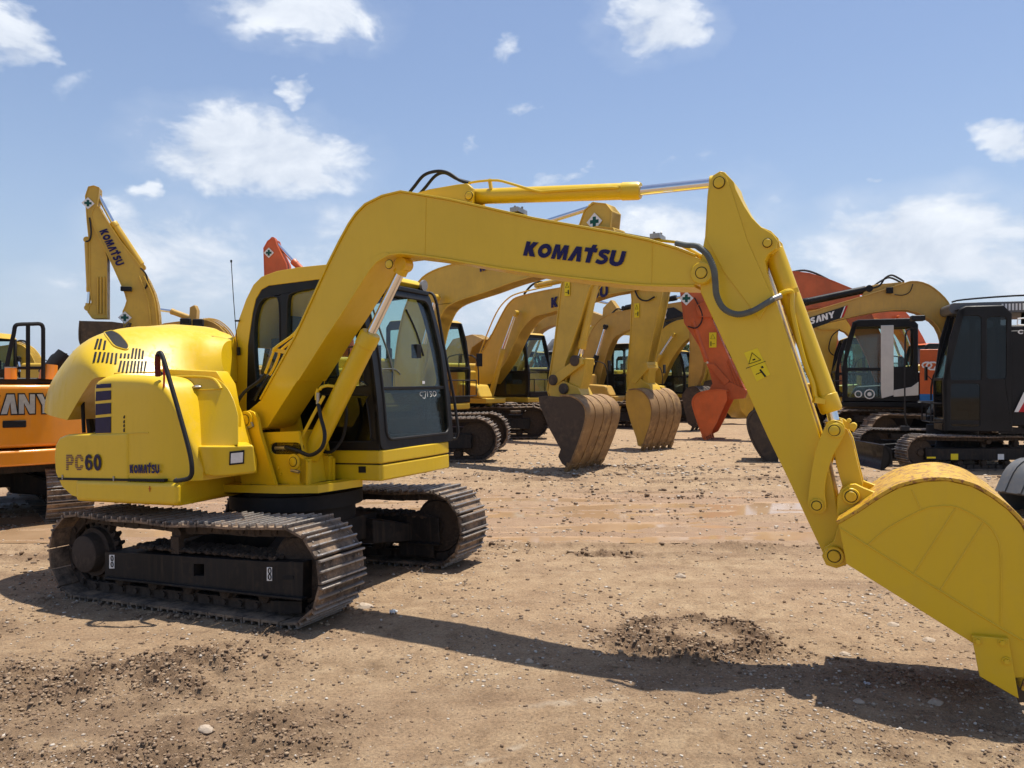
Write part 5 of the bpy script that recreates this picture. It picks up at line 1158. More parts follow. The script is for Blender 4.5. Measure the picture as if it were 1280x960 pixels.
# ------------------------------------------------------------------ the other machines
def gcab(root, u0, u1, v0, v1, z0, z1, mat, fmat, glass=None, doorvis=None):
    glass = glass or M['glass']; h = z1-z0
    prof = [(u1, z0), (u1+.02, z0+.4*h), (u1-.08, z0+.75*h), (u1-.22, z1-.06), (u1-.34, z1), (u0+.14, z1), (u0+.02, z1-.14), (u0, z0)]
    um = u0 + (u1-u0)*.42; zl = z0+.42*h
    h1 = rrect(u0+.10, zl, um-.05, z1-.20, .06, 3); 
    h2 = [(um+.04, zl-.02), (u1-.10, zl-.02), (u1-.09, z0+.6*h), (u1-.17, z0+.78*h), (u1-.30, z1-.17), (um+.09, z1-.17), (um+.04, z1-.22)]
    h3 = rrect(um+.06, z0+.08, u1-.10, zl-.09, .05, 3)
    mb = MB(); mb.prism(prof, v0, v0+.05, [h1, h2, h3]); mb.prism(prof, v1-.05, v1, [h1, h2, h3]); mb.box(u0, u1, v0+.05, v1-.05, z0, z0+.06)
    cab = mb.build('cab', fmat, root, bevel=.012)
    mb = MB(); mb.prism([(u1-.20, z1-.05), (u1-.34, z1+.012), (u0+.14, z1+.012), (u0+.0, z1-.15), (u0+.05, z1-.15), (u0+.17, z1-.045), (u1-.34, z1-.045)], v0+.02, v1-.02); mb.build('roof', mat, cab, bevel=.02)
    f = MB()
    xs_ = lambda z: u1+.02 - max(0, (z-(z0+.4*h)))/(h*.6)*.30
    for a, b in ((v0, v0+.07), (v1-.07, v1)):
        f.hexa([(u1-.04,a,z0),(u1+.01,a,z0),(u1+.01,b,z0),(u1-.04,b,z0),(u1-.04,a,z0+.4*h),(u1+.03,a,z0+.4*h),(u1+.03,b,z0+.4*h),(u1-.04,b,z0+.4*h)])
        zt_ = z1-.05; f.hexa([(u1-.04,a,z0+.4*h),(u1+.03,a,z0+.4*h),(u1+.03,b,z0+.4*h),(u1-.04,b,z0+.4*h),(xs_(zt_)-.06,a,zt_),(xs_(zt_),a,zt_),(xs_(zt_),b,zt_),(xs_(zt_)-.06,b,zt_)])
    f.box(u1-.03, u1+.025, v0+.07, v1-.07, z0, z0+.14); f.box(u1-.03, u1+.03, v0+.07, v1-.07, zl-.03, zl+.02); f.box(xs_(z1-.1)-.06, xs_(z1-.1), v0+.07, v1-.07, z1-.14, z1-.04)
    f.build('windscreen_frame', M['black'], cab, bevel=.006)
    g = MB(); g.hexa([(u1-.012,v0+.07,z0+.14),(u1-.006,v0+.07,z0+.14),(u1-.006,v1-.07,z0+.14),(u1-.012,v1-.07,z0+.14),(u1+.002,v0+.07,zl-.03),(u1+.008,v0+.07,zl-.03),(u1+.008,v1-.07,zl-.03),(u1+.002,v1-.07,zl-.03)]); g.build('lower_windscreen', glass, cab, smooth=False)
    zt_ = z1-.14; g = MB(); g.hexa([(u1-.0,v0+.07,zl+.02),(u1+.006,v0+.07,zl+.02),(u1+.006,v1-.07,zl+.02),(u1-.0,v1-.07,zl+.02),(xs_(zt_)-.02,v0+.07,zt_),(xs_(zt_)-.014,v0+.07,zt_),(xs_(zt_)-.014,v1-.07,zt_),(xs_(zt_)-.02,v1-.07,zt_)]); g.build('upper_windscreen', glass, cab, smooth=False)
    for hh in (h1, h2, h3):
        for yy in (v0+.02, v1-.026):
            g = MB(); g.prism(hh, yy, yy+.006); g.build('window_pane', glass, cab, smooth=False)
    g = MB(); g.box(u0, u0+.05, v0+.05, v1-.05, z0, z0+.45*h); g.box(u0+.0, u0+.05, v0+.05, v0+.12, z0+.45*h, z1-.14); g.box(u0, u0+.05, v1-.12, v1-.05, z0+.45*h, z1-.14); g.build('rear_wall', fmat, cab, bevel=.008)
    g = MB(); g.box(u0+.35, u0+.8, v0+.25, v1-.3, z0+.35, z0+.5); g.box(u0+.28, u0+.4, v0+.27, v1-.32, z0+.45, z0+1.1); g.build('seat', M['seat'], cab, bevel=.05)
    return cab
class Mach:
    def __init__(s, O, yaw, tyaw, label, mat, side=-1, name='excavator', z=None):
        s.O = (O[0], O[1], hz(O[0], O[1]) if z is None else z); s.fr = Fr(s.O, yaw); s.mat = mat; s.side = side; s.tyaw = tyaw-yaw
        s.root = thing(name, s.fr, label, 'excavator', 'excavators parked in the yard')
    def P(s, pts, v): return s.fr.P(pts, v)
    def pt(s, px, py, v=0): q = s.fr.v(px, py, v); return (q.x, q.z)
    def tracks(s, k=1.0, half=1.75, rad=.42, gauge=1.2, w=.6, det=1, n=None, blade=False):
        before = set(bpy.data.objects); e = bpy.data.objects.new('undercarriage', None); COL.objects.link(e); e.parent = s.root
        a = R(s.tyaw); Rm = Matrix.Rotation(a, 4, 'Z')
        n = n or int((2*half*2*k + 2*math.pi*rad*k)/(.19*k))
        for sg in (-1, 1):
            y0, y1 = sg*gauge*k - w*k/2, sg*gauge*k + w*k/2
            crawler(s.root, y0, y1, -half*k, half*k, rad*k, n, det, .03*k, sg, .04*k)
        mb = MB(); mb.box(-.7*k, .7*k, -.65*k, .65*k, .45*k, .8*k)
        for sx in (-1, 1):
            for sy in (-1, 1): mb.hexa([(sx*.2*k,sy*.5*k,.35*k),(sx*.7*k,sy*.5*k,.35*k),(sx*1.1*k,sy*1.1*k,.3*k),(sx*.7*k,sy*1.1*k,.3*k),(sx*.2*k,sy*.5*k,.75*k),(sx*.7*k,sy*.5*k,.75*k),(sx*1.1*k,sy*1.1*k,.5*k),(sx*.7*k,sy*1.1*k,.5*k)])
        cbd = mb.build('car_body', M['frame'], s.root, bevel=.02)
        mb = MB(); mb.cyl((0,0,.75*k), (0,0,1.08*k), .62*k, n=32); mb.build('slewing_ring', M['blackmatte'], s.root)
        if blade:
            mb = MB(); hf = half*k+rad*k
            prof = cm2([(hf+.42, .02), (hf+.30, .12), (hf+.27, .28), (hf+.36, .46)], 4); mb.strip(prof, -1.05, 1.05, .03, side=1)
            for yy in (-1.05, 1.03): mb.prism([(hf+.42,.02),(hf+.36,.46),(hf+.22,.40),(hf+.2,.12)], yy, yy+.02)
            bl = mb.build('dozer_blade', M['black'], s.root, bevel=.006)
            mb = MB()
            for yy in (-.5, .5): mb.obox((.5, yy*.7, .35), (hf+.28, yy, .25), .12, .14)
            mb.build('blade_arm', M['black'], bl, bevel=.01)
        for o in [o for o in bpy.data.objects if o not in before and o.parent == s.root and o is not e]:
            o.matrix_basis = Rm @ o.matrix_basis
        bpy.data.objects.remove(e)
    def body(s, k=1.0, cabmat=None, fmat=None, glass=None, mat=None, cabz=(1.15, 3.0), cabu=(.1, 1.75), hood=2.15, tail=2.7, cwmat=None, cab=True):
        m = mat or s.mat; r = s.root; F_ = cabu[1]+.03; T_ = F_-.05
        mb = MB(); mb.prism([(-tail*k+.5,-1.35*k),((F_-.6)*k,-1.35*k),(T_*k,-1.2*k),(T_*k,-.45*k),((F_-.9)*k,-.35*k),((F_-.9)*k,.4*k),(F_*k,.4*k),(F_*k,1.38*k),(-tail*k+.5,1.38*k)], 1.0*k, 1.14*k, (), MAPZ); mb.build('upper_deck', m, r, bevel=.03)
        mb = MB(); arc = [(-(tail*k)*math.cos(R(a)), (tail*k)*math.sin(R(a))*.52) for a in range(-78, 79, 12)]
        mb.prism([(-tail*k+.72*k, 1.38*k), (-tail*k+.72*k, -1.38*k)] + arc, 1.02*k, (hood-.12)*k, (), MAPZ); mb.build('counterweight', cwmat or m, r, bevel=.07*k, seg=4)
        mb = MB(); mb.box(-tail*k+.73*k, -.55*k, -1.34*k, 1.34*k, 1.15*k, hood*k); eh = mb.build('engine_hood', m, r, bevel=.08*k, seg=4)
        mb = MB()
        for j in range(9): mb.box(-1.6*k+j*.07*k, -1.57*k+j*.07*k, s.side*1.345*k-.004, s.side*1.345*k+.004, 1.45*k, 1.75*k)
        mb.build('vent_slots', M['blackmatte'], eh)
        mb = MB(); mb.turned((-1.3*k,.6*k,hood*k-.03), (-1.3*k,.6*k,(hood+.32)*k), [(0,.06*k),(.9,.06*k),(1,.05*k)], 14); mb.build('exhaust_pipe', M['blackmatte'], r)
        mb = MB(); mb.box(-.54*k, (F_-1.05)*k, -1.33*k, -.6*k, 1.15*k, 1.9*k); sb = mb.build('side_body', m, r, bevel=.06*k, seg=3)
        mb = MB(); a_, b_, c_ = (F_-1.04)*k, (F_-.16)*k, (F_-.36)*k; mb.hexa([(a_,-1.31*k,1.15*k),(b_,-1.31*k,1.15*k),(b_,-.8*k,1.15*k),(a_,-.8*k,1.15*k),(a_,-1.31*k,1.55*k),(c_,-1.31*k,1.5*k),(c_,-.8*k,1.5*k),(a_,-.8*k,1.55*k)]); mb.build('tool_box', m, r, bevel=.06*k, seg=3)
        mb = MB(); mb.tube([((F_-.3)*k,-1.25*k,1.5*k),((F_-.33)*k,-1.25*k,2.0*k),((F_-.55)*k,-1.25*k,2.3*k),((F_-1.5)*k,-1.25*k,2.3*k),((F_-1.7)*k,-1.25*k,1.9*k)], .018, 6, 3); mb.tube([((F_-1.1)*k,-1.25*k,1.6*k),((F_-1.1)*k,-1.25*k,2.3*k)], .015, 6, 0); mb.build('handrail', M['rubber'], r)
        mb = MB(); mb.tube([((F_-.33)*k,-1.22*k,2.0*k),((F_-.2)*k,-1.3*k,2.15*k)], .012, 5, 0); mb.box((F_-.22)*k,(F_-.18)*k,-1.42*k,-1.22*k,2.0*k,2.35*k); mb.build('mirror', M['black'], r, bevel=.015)
        if cab:
            c = gcab(r, cabu[0]*k, cabu[1]*k, .42*k, 1.40*k, cabz[0]*k, cabz[1]*k, cabmat or m, fmat or M['black'], glass)
            mb = MB(); w_ = s.side
            mb.tube([(cabu[1]*k+.03, .46*k, cabz[0]*k+.15),(cabu[1]*k+.22, .46*k, cabz[0]*k+.15),(cabu[1]*k+.22, 1.36*k, cabz[0]*k+.15),(cabu[1]*k+.03,1.36*k,cabz[0]*k+.15)], .014, 5, 0)
            mb.tube([(cabu[1]*k+.03, .46*k, cabz[0]*k+.5),(cabu[1]*k+.22, .46*k, cabz[0]*k+.5),(cabu[1]*k+.22, 1.36*k, cabz[0]*k+.5),(cabu[1]*k+.03,1.36*k,cabz[0]*k+.5)], .014, 5, 0)
            for yy in (.46, 1.36, .9): mb.tube([(cabu[1]*k+.22, yy*k, cabz[0]*k+.15),(cabu[1]*k+.22, yy*k, cabz[0]*k+.5)], .012, 5, 0)
            mb.build('front_guard_rail', M['rubber'], c)
            return c
    def flat(s, name, pts, w, mat=None, parent=None, v=None, bevel=.02, off=0):
        """prism whose camera-side face carries the traced outline"""
        vn_ = s.side*w/2 + off if v is None else v; far = vn_ - s.side*w
        Q = s.P(pts, vn_); lo, hi = min(vn_, far), max(vn_, far); lip = name in ('boom', 'arm')
        mb = MB(); mb.prism(Q, lo+.02*lip, hi-.02*lip); o = mb.build(name, mat or s.mat, parent or s.root, bevel=bevel)
        if lip:
            A = sum(Q[i][0]*Q[(i+1) % len(Q)][1] - Q[(i+1) % len(Q)][0]*Q[i][1] for i in range(len(Q)))
            mb = MB(); mb.strip(Q, lo, hi, .022, closed=True, side=1 if A > 0 else -1); mb.build(name + '_edge_plate', mat or s.mat, o, bevel=.004)
        return o
    def ram(s, name, a, m, b, r=.07, rr=.042, v=0, mat=None, eye=.07):
        return cylinder_part(s.root, name, s.pt(*a, v), s.pt(*m, v), s.pt(*b, v), r, rr, mat or s.mat, v, eye, r*1.8)
    def hose(s, pts, v=0, r=.018, name='hydraulic_hose', mat=None, parent=None):
        mb = MB(); mb.tube([s.fr.v(a, b, v) for a, b in pts], r, 6, 4); return mb.build(name, mat or M['rubber'], parent or s.root)
    def bucket(s, side_px, nback, w, mat, back=None, ear=None, teeth=5, tipi=None, v=None, ribs=3):
        """side outline; the first nback points run along the back from hinge to lip"""
        vn_ = s.side*w/2 if v is None else v; far = vn_ - s.side*w; lo, hi = min(vn_, far), max(vn_, far)
        S = s.P(side_px, vn_); mb = MB(); mb.prism(S, lo, lo+.03); mb.prism(S, hi-.03, hi); A = sum(S[i][0]*S[(i+1) % len(S)][1] - S[(i+1) % len(S)][0]*S[i][1] for i in range(len(S))); mb.strip(cm2(S[:nback], 4), lo+.01, hi-.01, .02, side=1 if A > 0 else -1); b = mb.build('bucket', mat, s.root, bevel=.006)
        A = sum(S[i][0]*S[(i+1) % len(S)][1] - S[(i+1) % len(S)][0]*S[i][1] for i in range(len(S)))
        mb = MB(); mb.strip(cm2(S[:nback], 4), lo-.01, hi+.01, .03, side=-1 if A > 0 else 1); mb.build('back_plate', back or mat, b)
        mb = MB()
        for i in range(1, ribs+1):
            y = lo + (hi-lo)*i/(ribs+1); mb.strip(cm2(S[:nback], 4), y-.012, y+.012, .042, side=-1 if A > 0 else 1)
        mb.build('wear_strip', back or mat, b)
        tip = Vector((S[nback-1][0], 0, S[nback-1][1])); pre = Vector((S[nback-2][0], 0, S[nback-2][1])); d = (tip-pre).normalized()
        for i in range(teeth):
            y = lo + .06 + (hi-lo-.12)*i/(teeth-1); mb = MB(); a = tip + Vector((0, y, 0)) - d*.08; e = tip + Vector((0, y, 0)) + d*.24; n = Vector((-d.z, 0, d.x))
            yv = Vector((0, .065, 0)); y2 = Vector((0, .038, 0))
            mb.hexa([a-yv-n*.05, a+yv-n*.05, a+yv+n*.05, a-yv+n*.05, e-y2-n*.012, e+y2-n*.012, e+y2+n*.012, e-y2+n*.012]); mb.build('tooth', back or mat, b, bevel=.006)
        if ear: s.flat('bucket_ears', ear, .42, s.mat if ear else mat, b, bevel=.01)
        return b
    def text(s, txt, a, b, h, v, mat, parent, **kw):
        A = s.fr.v(a[0], a[1], v); B = s.fr.v(b[0], b[1], v); mb = MB(); text_mesh(mb, txt, A, B, h, (0, s.side, 0), **kw); return mb.build('lettering', mat, parent, smooth=False)
    def cross(s, px, py, r, v, parent):
        """white safety sticker with a green cross"""
        x, z = s.pt(px, py, v); q = r; a = s.side*.003
        mb = MB(); mb.prism([(x-q, z), (x, z+q), (x+q, z), (x, z-q)], min(v, v+a), max(v, v+a)); st = mb.build('safety_sticker', M['white'], parent)
        t_ = q*.2; L_ = q*.55; mb = MB(); mb.prism([(x-t_,z-L_),(x+t_,z-L_),(x+t_,z-t_),(x+L_,z-t_),(x+L_,z+t_),(x+t_,z+t_),(x+t_,z+L_),(x-t_,z+L_),(x-t_,z+t_),(x-L_,z+t_),(x-L_,z-t_),(x-t_,z-t_)], min(v+a, v+2*a), max(v+a, v+2*a)); mb.build('green_cross', M['green'], st)
    def warn(s, px, py, w, h, v, parent):
        x, z = s.pt(px, py, v); a = s.side*.003; mb = MB(); mb.prism([(x-w/2,z-h/2),(x+w/2,z-h/2),(x+w/2,z+h/2),(x-w/2,z+h/2)], min(v, v+a), max(v, v+a)); st = mb.build('warning_decal', M['warn'], parent)
        mb = MB(); yy = v+2*a; mb.tube([(x-w*.3,yy,z+h*.08),(x+w*.3,yy,z+h*.08),(x,yy,z+h*.4)], .006, 4, 0, True); mb.tube([(x-w*.3,yy,z-h*.25),(x+w*.1,yy,z-h*.25)], .006, 4, 0); mb.tube([(x+w*.25,yy,z-h*.4),(x+w*.25,yy,z-h*.1)], .014, 4, 0); mb.build('warning_symbol', M['decalblack'], st)
YP, YT = M['yellow_pale'], M['yellow_tan']
# --- B1: first of the row behind the front machine
b1 = Mach((-2.55, 16.9), -36, -5, 'yellow excavator whose hanging arm ends in a dark worn bucket, first in the row behind', YP)
b1.tracks(1.0, 1.95, .42, 1.15, det=2); b1.body(1.0, fmat=M['black'], cabu=(-.75,.95))
bm1 = b1.flat('boom', cm2([(490,505),(494,440),(505,385),(522,352),(540,338),(567,329),(620,313),(700,292),(748,282)],3)+[(766,284),(770,293),(764,302)]+cm2([(740,315),(700,331),(678,342),(640,353),(607,365),(573,376),(557,385),(549,398),(543,415),(535,450),(520,505)],3), .44, bevel=.02)
b1.text('KOMATSU', (600,340), (660,322), .2, -.225, M['blue'], bm1)
ar1 = b1.flat('arm', [(724,279),(730,262),(742,252.5),(757,254),(765,264),(763,285),(755,318),(748,345),(737,360),(725,400),(706,456),(708,480),(706,494),(695,500),(686,497),(683,487),(692,430),(700,360),(710,310)], .34)
b1.cross(743,277,.16,-.172,ar1); b1.warn(709,361,.11,.26,-.172,ar1)
b1.ram('arm_cylinder', (560,318), (668,282), (744,258), .085, .05)
b1.ram('bucket_cylinder', (751,318), (727,436), (722,452), .075, .045)
b1.ram('boom_cylinder', (520,500), (530,430), (545,372), .08, .05, -.38); b1.ram('boom_cylinder', (520,500), (530,430), (545,372), .08, .05, .38)
b1.flat('arm_link', [(719,449),(726,447),(728,455),(697,480),(689,482),(686,474),(691,469)], .46, bevel=.01); b1.flat('bucket_link', [(718,450),(733,448),(730,470),(722,496),(712,497),(709,486)], .30, bevel=.01)
b1.bucket([(700,496),(708.7,495.6),(718,498),(726,504),(731,513),(730.5,527),(723,551.5),(715,572),(709,584),(702.6,580),(697.5,570.7),(700.5,561.6),(686,535),(674,504.7),(673,495.5),(682,494.6)], 9, 1.22, M['bucket_dark'], M['bucket_rust'], ear=[(684,490),(690,480),(704,476),(722,484),(728,496),(716,499),(694,500)], teeth=5)
for px, py in ((691,475),(704,486),(718,451)):
    x, z = b1.pt(px, py, -.24); mb = MB(); mb.turned((x,-.17,z), (x,-.26,z), [(0,.10),(.8,.10),(1,.08)], 18); mb.build('pin', M['bucket_dark'], ar1)
b1.hose([(712,348),(722,352),(735,352),(740,350)], -.2); b1.hose([(600,322),(640,300),(668,290),(690,285)], 0, .025)
# --- B2
b2 = Mach((-1.1, 22.8), -44, -3, 'yellow excavator with blue lettering on a low arched boom, second in the row', YP)
b2.tracks(1.0, 1.75, .42, 1.2); b2.body(1.0)
bo2 = b2.flat('boom', cm2([(590,480),(597,450),(612,422),(628,390),(638,376),(652,369),(700,359),(760,352),(808,349)],3)+[(822,352),(824,360)]+cm2([(800,362),(760,368),(728,378),(690,390),(668,396),(655,408),(645,425),(632,452),(612,480)],3), .44)
b2.text('KOMATSU', (689,385), (761,370), .27, -.225, M['blue'], bo2)
ar2 = b2.flat('arm', [(787,352),(792,338),(806,334),(826,342),(829,360),(824,385),(814,430),(806,465),(802,492),(792,496),(784,492),(783,470),(787,420),(789,375)], .34)
b2.warn(796,388,.14,.34,-.172,ar2); b2.cross(812,349,.16,-.172,ar2)
b2.ram('arm_cylinder', (672,357), (760,338), (800,340), .08, .05)
b2.ram('bucket_cylinder', (823,370), (812,446), (809,458), .07, .042)
b2.ram('boom_cylinder', (611,505), (629,436), (645,391), .08, .05, -.38); b2.ram('boom_cylinder', (611,505), (629,436), (645,391), .08, .05, .38)
b2.flat('arm_link', [(801,455),(808,452),(810,460),(794,480),(788,478)], .46, bevel=.01); b2.flat('bucket_link', [(803,458),(812,456),(810,478),(806,492),(798,492),(797,480)], .3, bevel=.01)
b2.bucket([(786,488),(796,487),(804,491),(811,500),(814,514),(812,530),(806,548),(803,559),(797,557),(795,547),(788,527),(782,505),(782,492)], 8, 1.25, YT, M['bucket_rust'], ear=[(782,490),(788,478),(800,473),(812,482),(816,492),(800,496)], teeth=5)
b2.hose([(792,358),(798,372),(808,376),(818,371)], -.2, .02); b2.hose([(655,368),(664,357),(675,352),(684,356)], 0, .03)
b2.hose([(590,470),(604,430),(620,392),(634,374),(650,366),(690,357)], -.12, .02, 'steel_pipes', YP)
# --- B3 with black rams and a patterned black band on the boom
b3 = Mach((2.75, 28.0), -35, -5, 'tan excavator with black boom rams and black band on its boom, third in the row', YT)
b3.tracks(1.0, 1.75, .42, 1.2, det=1); b3.body(1.0)
bo3 = b3.flat('boom', cm2([(722,480),(727,450),(734,425),(742,408),(754,396),(775,389),(820,382),(858,376)],3)+[(872,378),(873,388)]+cm2([(850,394),(815,402),(790,410),(770,420),(762,432),(756,450),(748,480)],3), .42)
b3.flat('boom_band', [(820,388),(842,384),(858,394),(838,399),(820,402)], .43, M['decalblack'], bo3, bevel=0)
b3.text('Y', (828,399), (836,397), .28, -.222, M['white'], bo3)
b3.ram('boom_cylinder', (730,495), (746,444), (757,408), .09, .05, -.38, M['black']); b3.ram('boom_cylinder', (730,495), (746,444), (757,408), .09, .05, .38, M['black'])
b3.ram('arm_cylinder', (780,385), (846,372), (866,368), .09, .05, 0, M['black'])
ar3 = b3.flat('arm', [(860,370),(866,358),(880,360),(886,380),(884,430),(876,470),(868,490),(860,488),(862,440)], .32)
b3.bucket([(858,486),(868,484),(876,492),(878,508),(872,524),(866,534),(860,530),(855,512),(852,494)], 6, 1.2, M['bucket_dark'], teeth=4)
b3.hose([(765,392),(772,386),(782,388),(790,382)], 0, .03)
# --- B4 smaller boom further back
b4 = Mach((5.6, 33.0), -35, -5, 'pale yellow excavator with a small arched boom, farthest in the row', YP)
b4.tracks(1.0, 1.75, .42, 1.2); b4.body(1.0)
bo4 = b4.flat('boom', cm2([(795,480),(804,450),(818,424),(832,408),(848,400),(870,398),(892,402)],3)+[(896,410)]+cm2([(878,416),(862,422),(850,434),(838,452),(825,480)],3), .42)
b4.ram('boom_cylinder', (803,492), (826,443), (842,418), .09, .05, -.38); b4.ram('boom_cylinder', (803,492), (826,443), (842,418), .09, .05, .38)
b4.flat('arm', [(884,404),(890,392),(902,396),(905,412),(900,450),(893,480),(885,480),(887,440)], .32)
b4.bucket([(880,478),(890,476),(897,484),(898,498),(893,510),(887,516),(882,508),(877,492)], 6, 1.2, M['bucket_dark'], teeth=4)
# --- extra machines that fill the back of the yard
x1 = Mach((1.9, 34.0), -120, -100, 'dark grey excavator seen from behind between the first and second booms', M['greymetal']); x1.tracks(1.0, 1.75, .42, 1.2); x1.body(1.0, fmat=M['black'], hood=2.6)
x1.flat('boom', [(672,470),(678,440),(690,424),(704,420),(712,430),(700,440),(690,470)], .42)
x2 = Mach((-2.3, 30.0), -60, -40, 'yellow excavator with its roof showing past the cab of the front machine', YT); x2.tracks(1.0, 1.75, .42, 1.2); x2.body(1.0, cabz=(1.15,3.1))
x2.flat('boom', [(560,470),(556,440),(566,424),(590,418),(604,424),(590,434),(578,470)], .42)
x3 = Mach((5.1, 40.0), -35, -10, 'dark machine with a black cab behind the third boom', M['greymetal']); x3.tracks(1.0, 1.75, .42, 1.2); x3.body(1.0, hood=2.5)
# --- R2 orange red machine
r2 = Mach((10.7, 19.6), 157, 178, 'orange red excavator with white door pillar on its dark cab, red bucket on the ground', M['orange_red'], side=1)
r2.tracks(1.0, 1.75, .40, 1.2); cu = [r2.fr.v(p_, 450, 1.4).x for p_ in (1054, 1101, 1117, 1148, 1180)]
r2.body(1.0, mat=M['black'], cabmat=M['black'], cabz=(1.15, 3.15), cwmat=M['orange_red'], cabu=(cu[3], cu[0]))
mb = MB(); mb.box(cu[4]-.3,cu[3]-.03,1.36,1.395,1.3,2.4); op_ = mb.build('orange_side_panel', M['orange_red'], r2.root, bevel=.02)
mb = MB(); mb.box(cu[4]-.3,cu[3]-.03,1.36,1.398,1.17,1.33); mb.build('blue_band', M['skyblue'], op_)
mb = MB()
for cx_, cz_, rr in ((cu[3]-.3,2.0,.13),(cu[3]-.18,2.02,.1),(cu[3]-.42,1.94,.08)): mb.tube([(cx_+rr*math.cos(i*.63), 1.40, cz_+rr*.7*math.sin(i*.63)) for i in range(10)], .02, 5, 0, True)
mb.build('white_emblem', M['white'], op_)
mb = MB(); mb.prism([(cu[2],1.3),(cu[1]-.02,1.22),(cu[1],1.45),(cu[1],3.0),(cu[2],3.0)], 1.40, 1.42); mb.prism([(cu[3],1.30),(cu[2],1.26),(cu[2],1.42),(cu[3]+.15,1.50),(cu[3],1.62)], 1.40, 1.42); mb.build('white_door_pillar', M['whitepaint'], r2.root, bevel=.01)
mb = MB()
for cx_, rr in ((cu[1]+.25,.11),(cu[1]+.5,.075)): mb.tube([(cx_+rr*math.cos(i*.52), 1.405, 1.32+rr*math.sin(i*.52)) for i in range(12)], .014, 5, 0, True)
mb.cyl((cu[1]+.25,1.40,1.32),(cu[1]+.25,1.408,1.32),.05,n=12); mb.build('round_sticker', M['white'], r2.root)
bo5 = r2.flat('boom', [(1125,478),(1108,432),(1086,384),(1069,362),(1040,350),(1012,341),(985,338),(950,344),(915,357),(885,372),(868,384),(872,396),(920,398),(980,392),(1012,386),(1030,384),(1045,380),(1062,404),(1082,444),(1095,478)], .45)
ar5 = r2.flat('arm', [(850,366),(852,345),(862,338),(876,348),(880,375),(893,405),(908,440),(922,470),(933,490),(928,496),(916,492),(906,484),(889,459),(865,418.6),(855,404)], .34)
r2.cross(858,373,.2,.172,ar5); r2.warn(891,425,.2,.42,.172,ar5)
mb = MB()
for i in range(4):
    a, b = (908+i*3, 452-i*2), (922+i*3.2, 486-i*1.5); mb.tube([r2.fr.v(*a, .175), r2.fr.v(*b, .175)], .02, 5, 0)
mb.build('guard_strip', M['orange_red'], ar5)
r2.ram('bucket_cylinder', (866,400), (884,452), (888,458), .08, .045, .1)
r2.ram('arm_cylinder', (1000,352), (920,352), (866,348), .085, .05)
r2.flat('arm_link', [(884,455),(892,454),(912,476),(906,482)], .46, bevel=.01); r2.flat('bucket_link', [(885,458),(893,456),(903,476),(905,488),(895,489),(890,478)], .3, bevel=.01)
r2.bucket([(908,489),(896,488),(880,490),(870.5,494),(866,502),(868,513),(874,531),(880,547),(888,543),(896,528),(903,512),(909,500)], 8, 1.5, M['orange_red'], ear=[(884,492),(890,480),(914,478),(934,488),(930,498),(908,500)], teeth=5)
r2.hose([(868,372),(877,390),(877,402),(870,410),(860,408)], .2, .02); r2.hose([(1040,352),(1020,342),(1005,338),(990,340)], 0, .03)
# --- R1 black machine at the right edge with a tan boom
r1 = Mach((8.55, 14.95), 163, 180, 'black cabbed excavator with a tan boom at the right edge, dozer blade down in front', YT, side=1)
r1.tracks(.72, 1.62, .42, 1.33, .62, 2, blade=True)
r1.body(.82, mat=M['black'], fmat=M['black'], glass=M['glassdark'], cabz=(.88, 3.62), cabu=(r1.fr.v(1266,450,1.15).x/.82, r1.fr.v(1181,450,1.15).x/.82), hood=3.2, cab=True)
bo6 = r1.flat('boom', cm2([(1212,470),(1204,430),(1196,400),(1189,383),(1182,372),(1168,359.5),(1154,352.5),(1140,351),(1128.7,354),(1081,369),(1010.6,390),(965,403)],2)+[(950,410),(948,420),(958,425)]+cm2([(990,415),(1017.6,407),(1053,399),(1095,390),(1134,387.6),(1157,396),(1172,408),(1180,430),(1186,470)],2), .34)
r1.flat('boom_band', [(990,419),(996,402),(1057,382.5),(1051,397.5)], .345, M['decalblack'], bo6, bevel=0)
r1.flat('red_slash', [(1052,397),(1057.5,382.4),(1060,381.7),(1054.5,396)], .348, M['red'], bo6, bevel=0); r1.flat('white_slash', [(1050,397.6),(1055.5,383),(1057,382.6),(1051.5,397.2)], .347, M['white'], bo6, bevel=0)
r1.text('SANY', (1013,405.5), (1045,396.2), .125, .175, M['white'], bo6, shear=.2)
r1.ram('arm_cylinder', (1086,361), (1003,378.5), (966,387), .075, .04, 0, M['black'])
r1.flat('cylinder_bracket', [(1078,370),(1081,358),(1098,355),(1132,352),(1120,362)], .12)
r1.hose([(1080,362),(1098,358),(1106,348),(1114,344),(1122,347),(1130,352)], .05, .02); r1.hose([(1068,364),(1086,361),(1100,352),(1112,347),(1126,353)], -.05, .02)
r1.hose([(1141,355),(1137,365),(1128,369),(1118,368)], .2, .01); r1.hose([(1140,352),(1160,356),(1178,370),(1188,384)], .12, .018, 'steel_pipes', YT)
mb = MB(); x, z = r1.pt(1112,363,.2); mb.box(x-.06,x+.06,.17,.24,z-.06,z+.06); mb.build('boom_lamp', M['blackmatte'], bo6, bevel=.01)
ar6 = r1.flat('arm', [(945,398),(952,390),(966,396),(970,420),(966,470),(958,520),(948,520),(940,440)], .28)
r1.bucket([(962,515),(950,514),(941,517),(935.5,526),(938,542),(946,560),(958,577),(966,583),(973,578),(973,560),(968,535)], 8, .8, M['bucket_dark'], teeth=4)
mb = MB(); mb.prism(rrect(-1.9, 2.86, .25, 3.06, .08), -.9, .9); rf = mb.build('roof_cover', M['greymetal'], r1.root, bevel=.03)
mb = MB()
for i in range(10): mb.box(-.62-i*.055, -.59-i*.055, .9, .906, 2.9, 3.02)
mb.build('vent_slots', M['white'], rf)
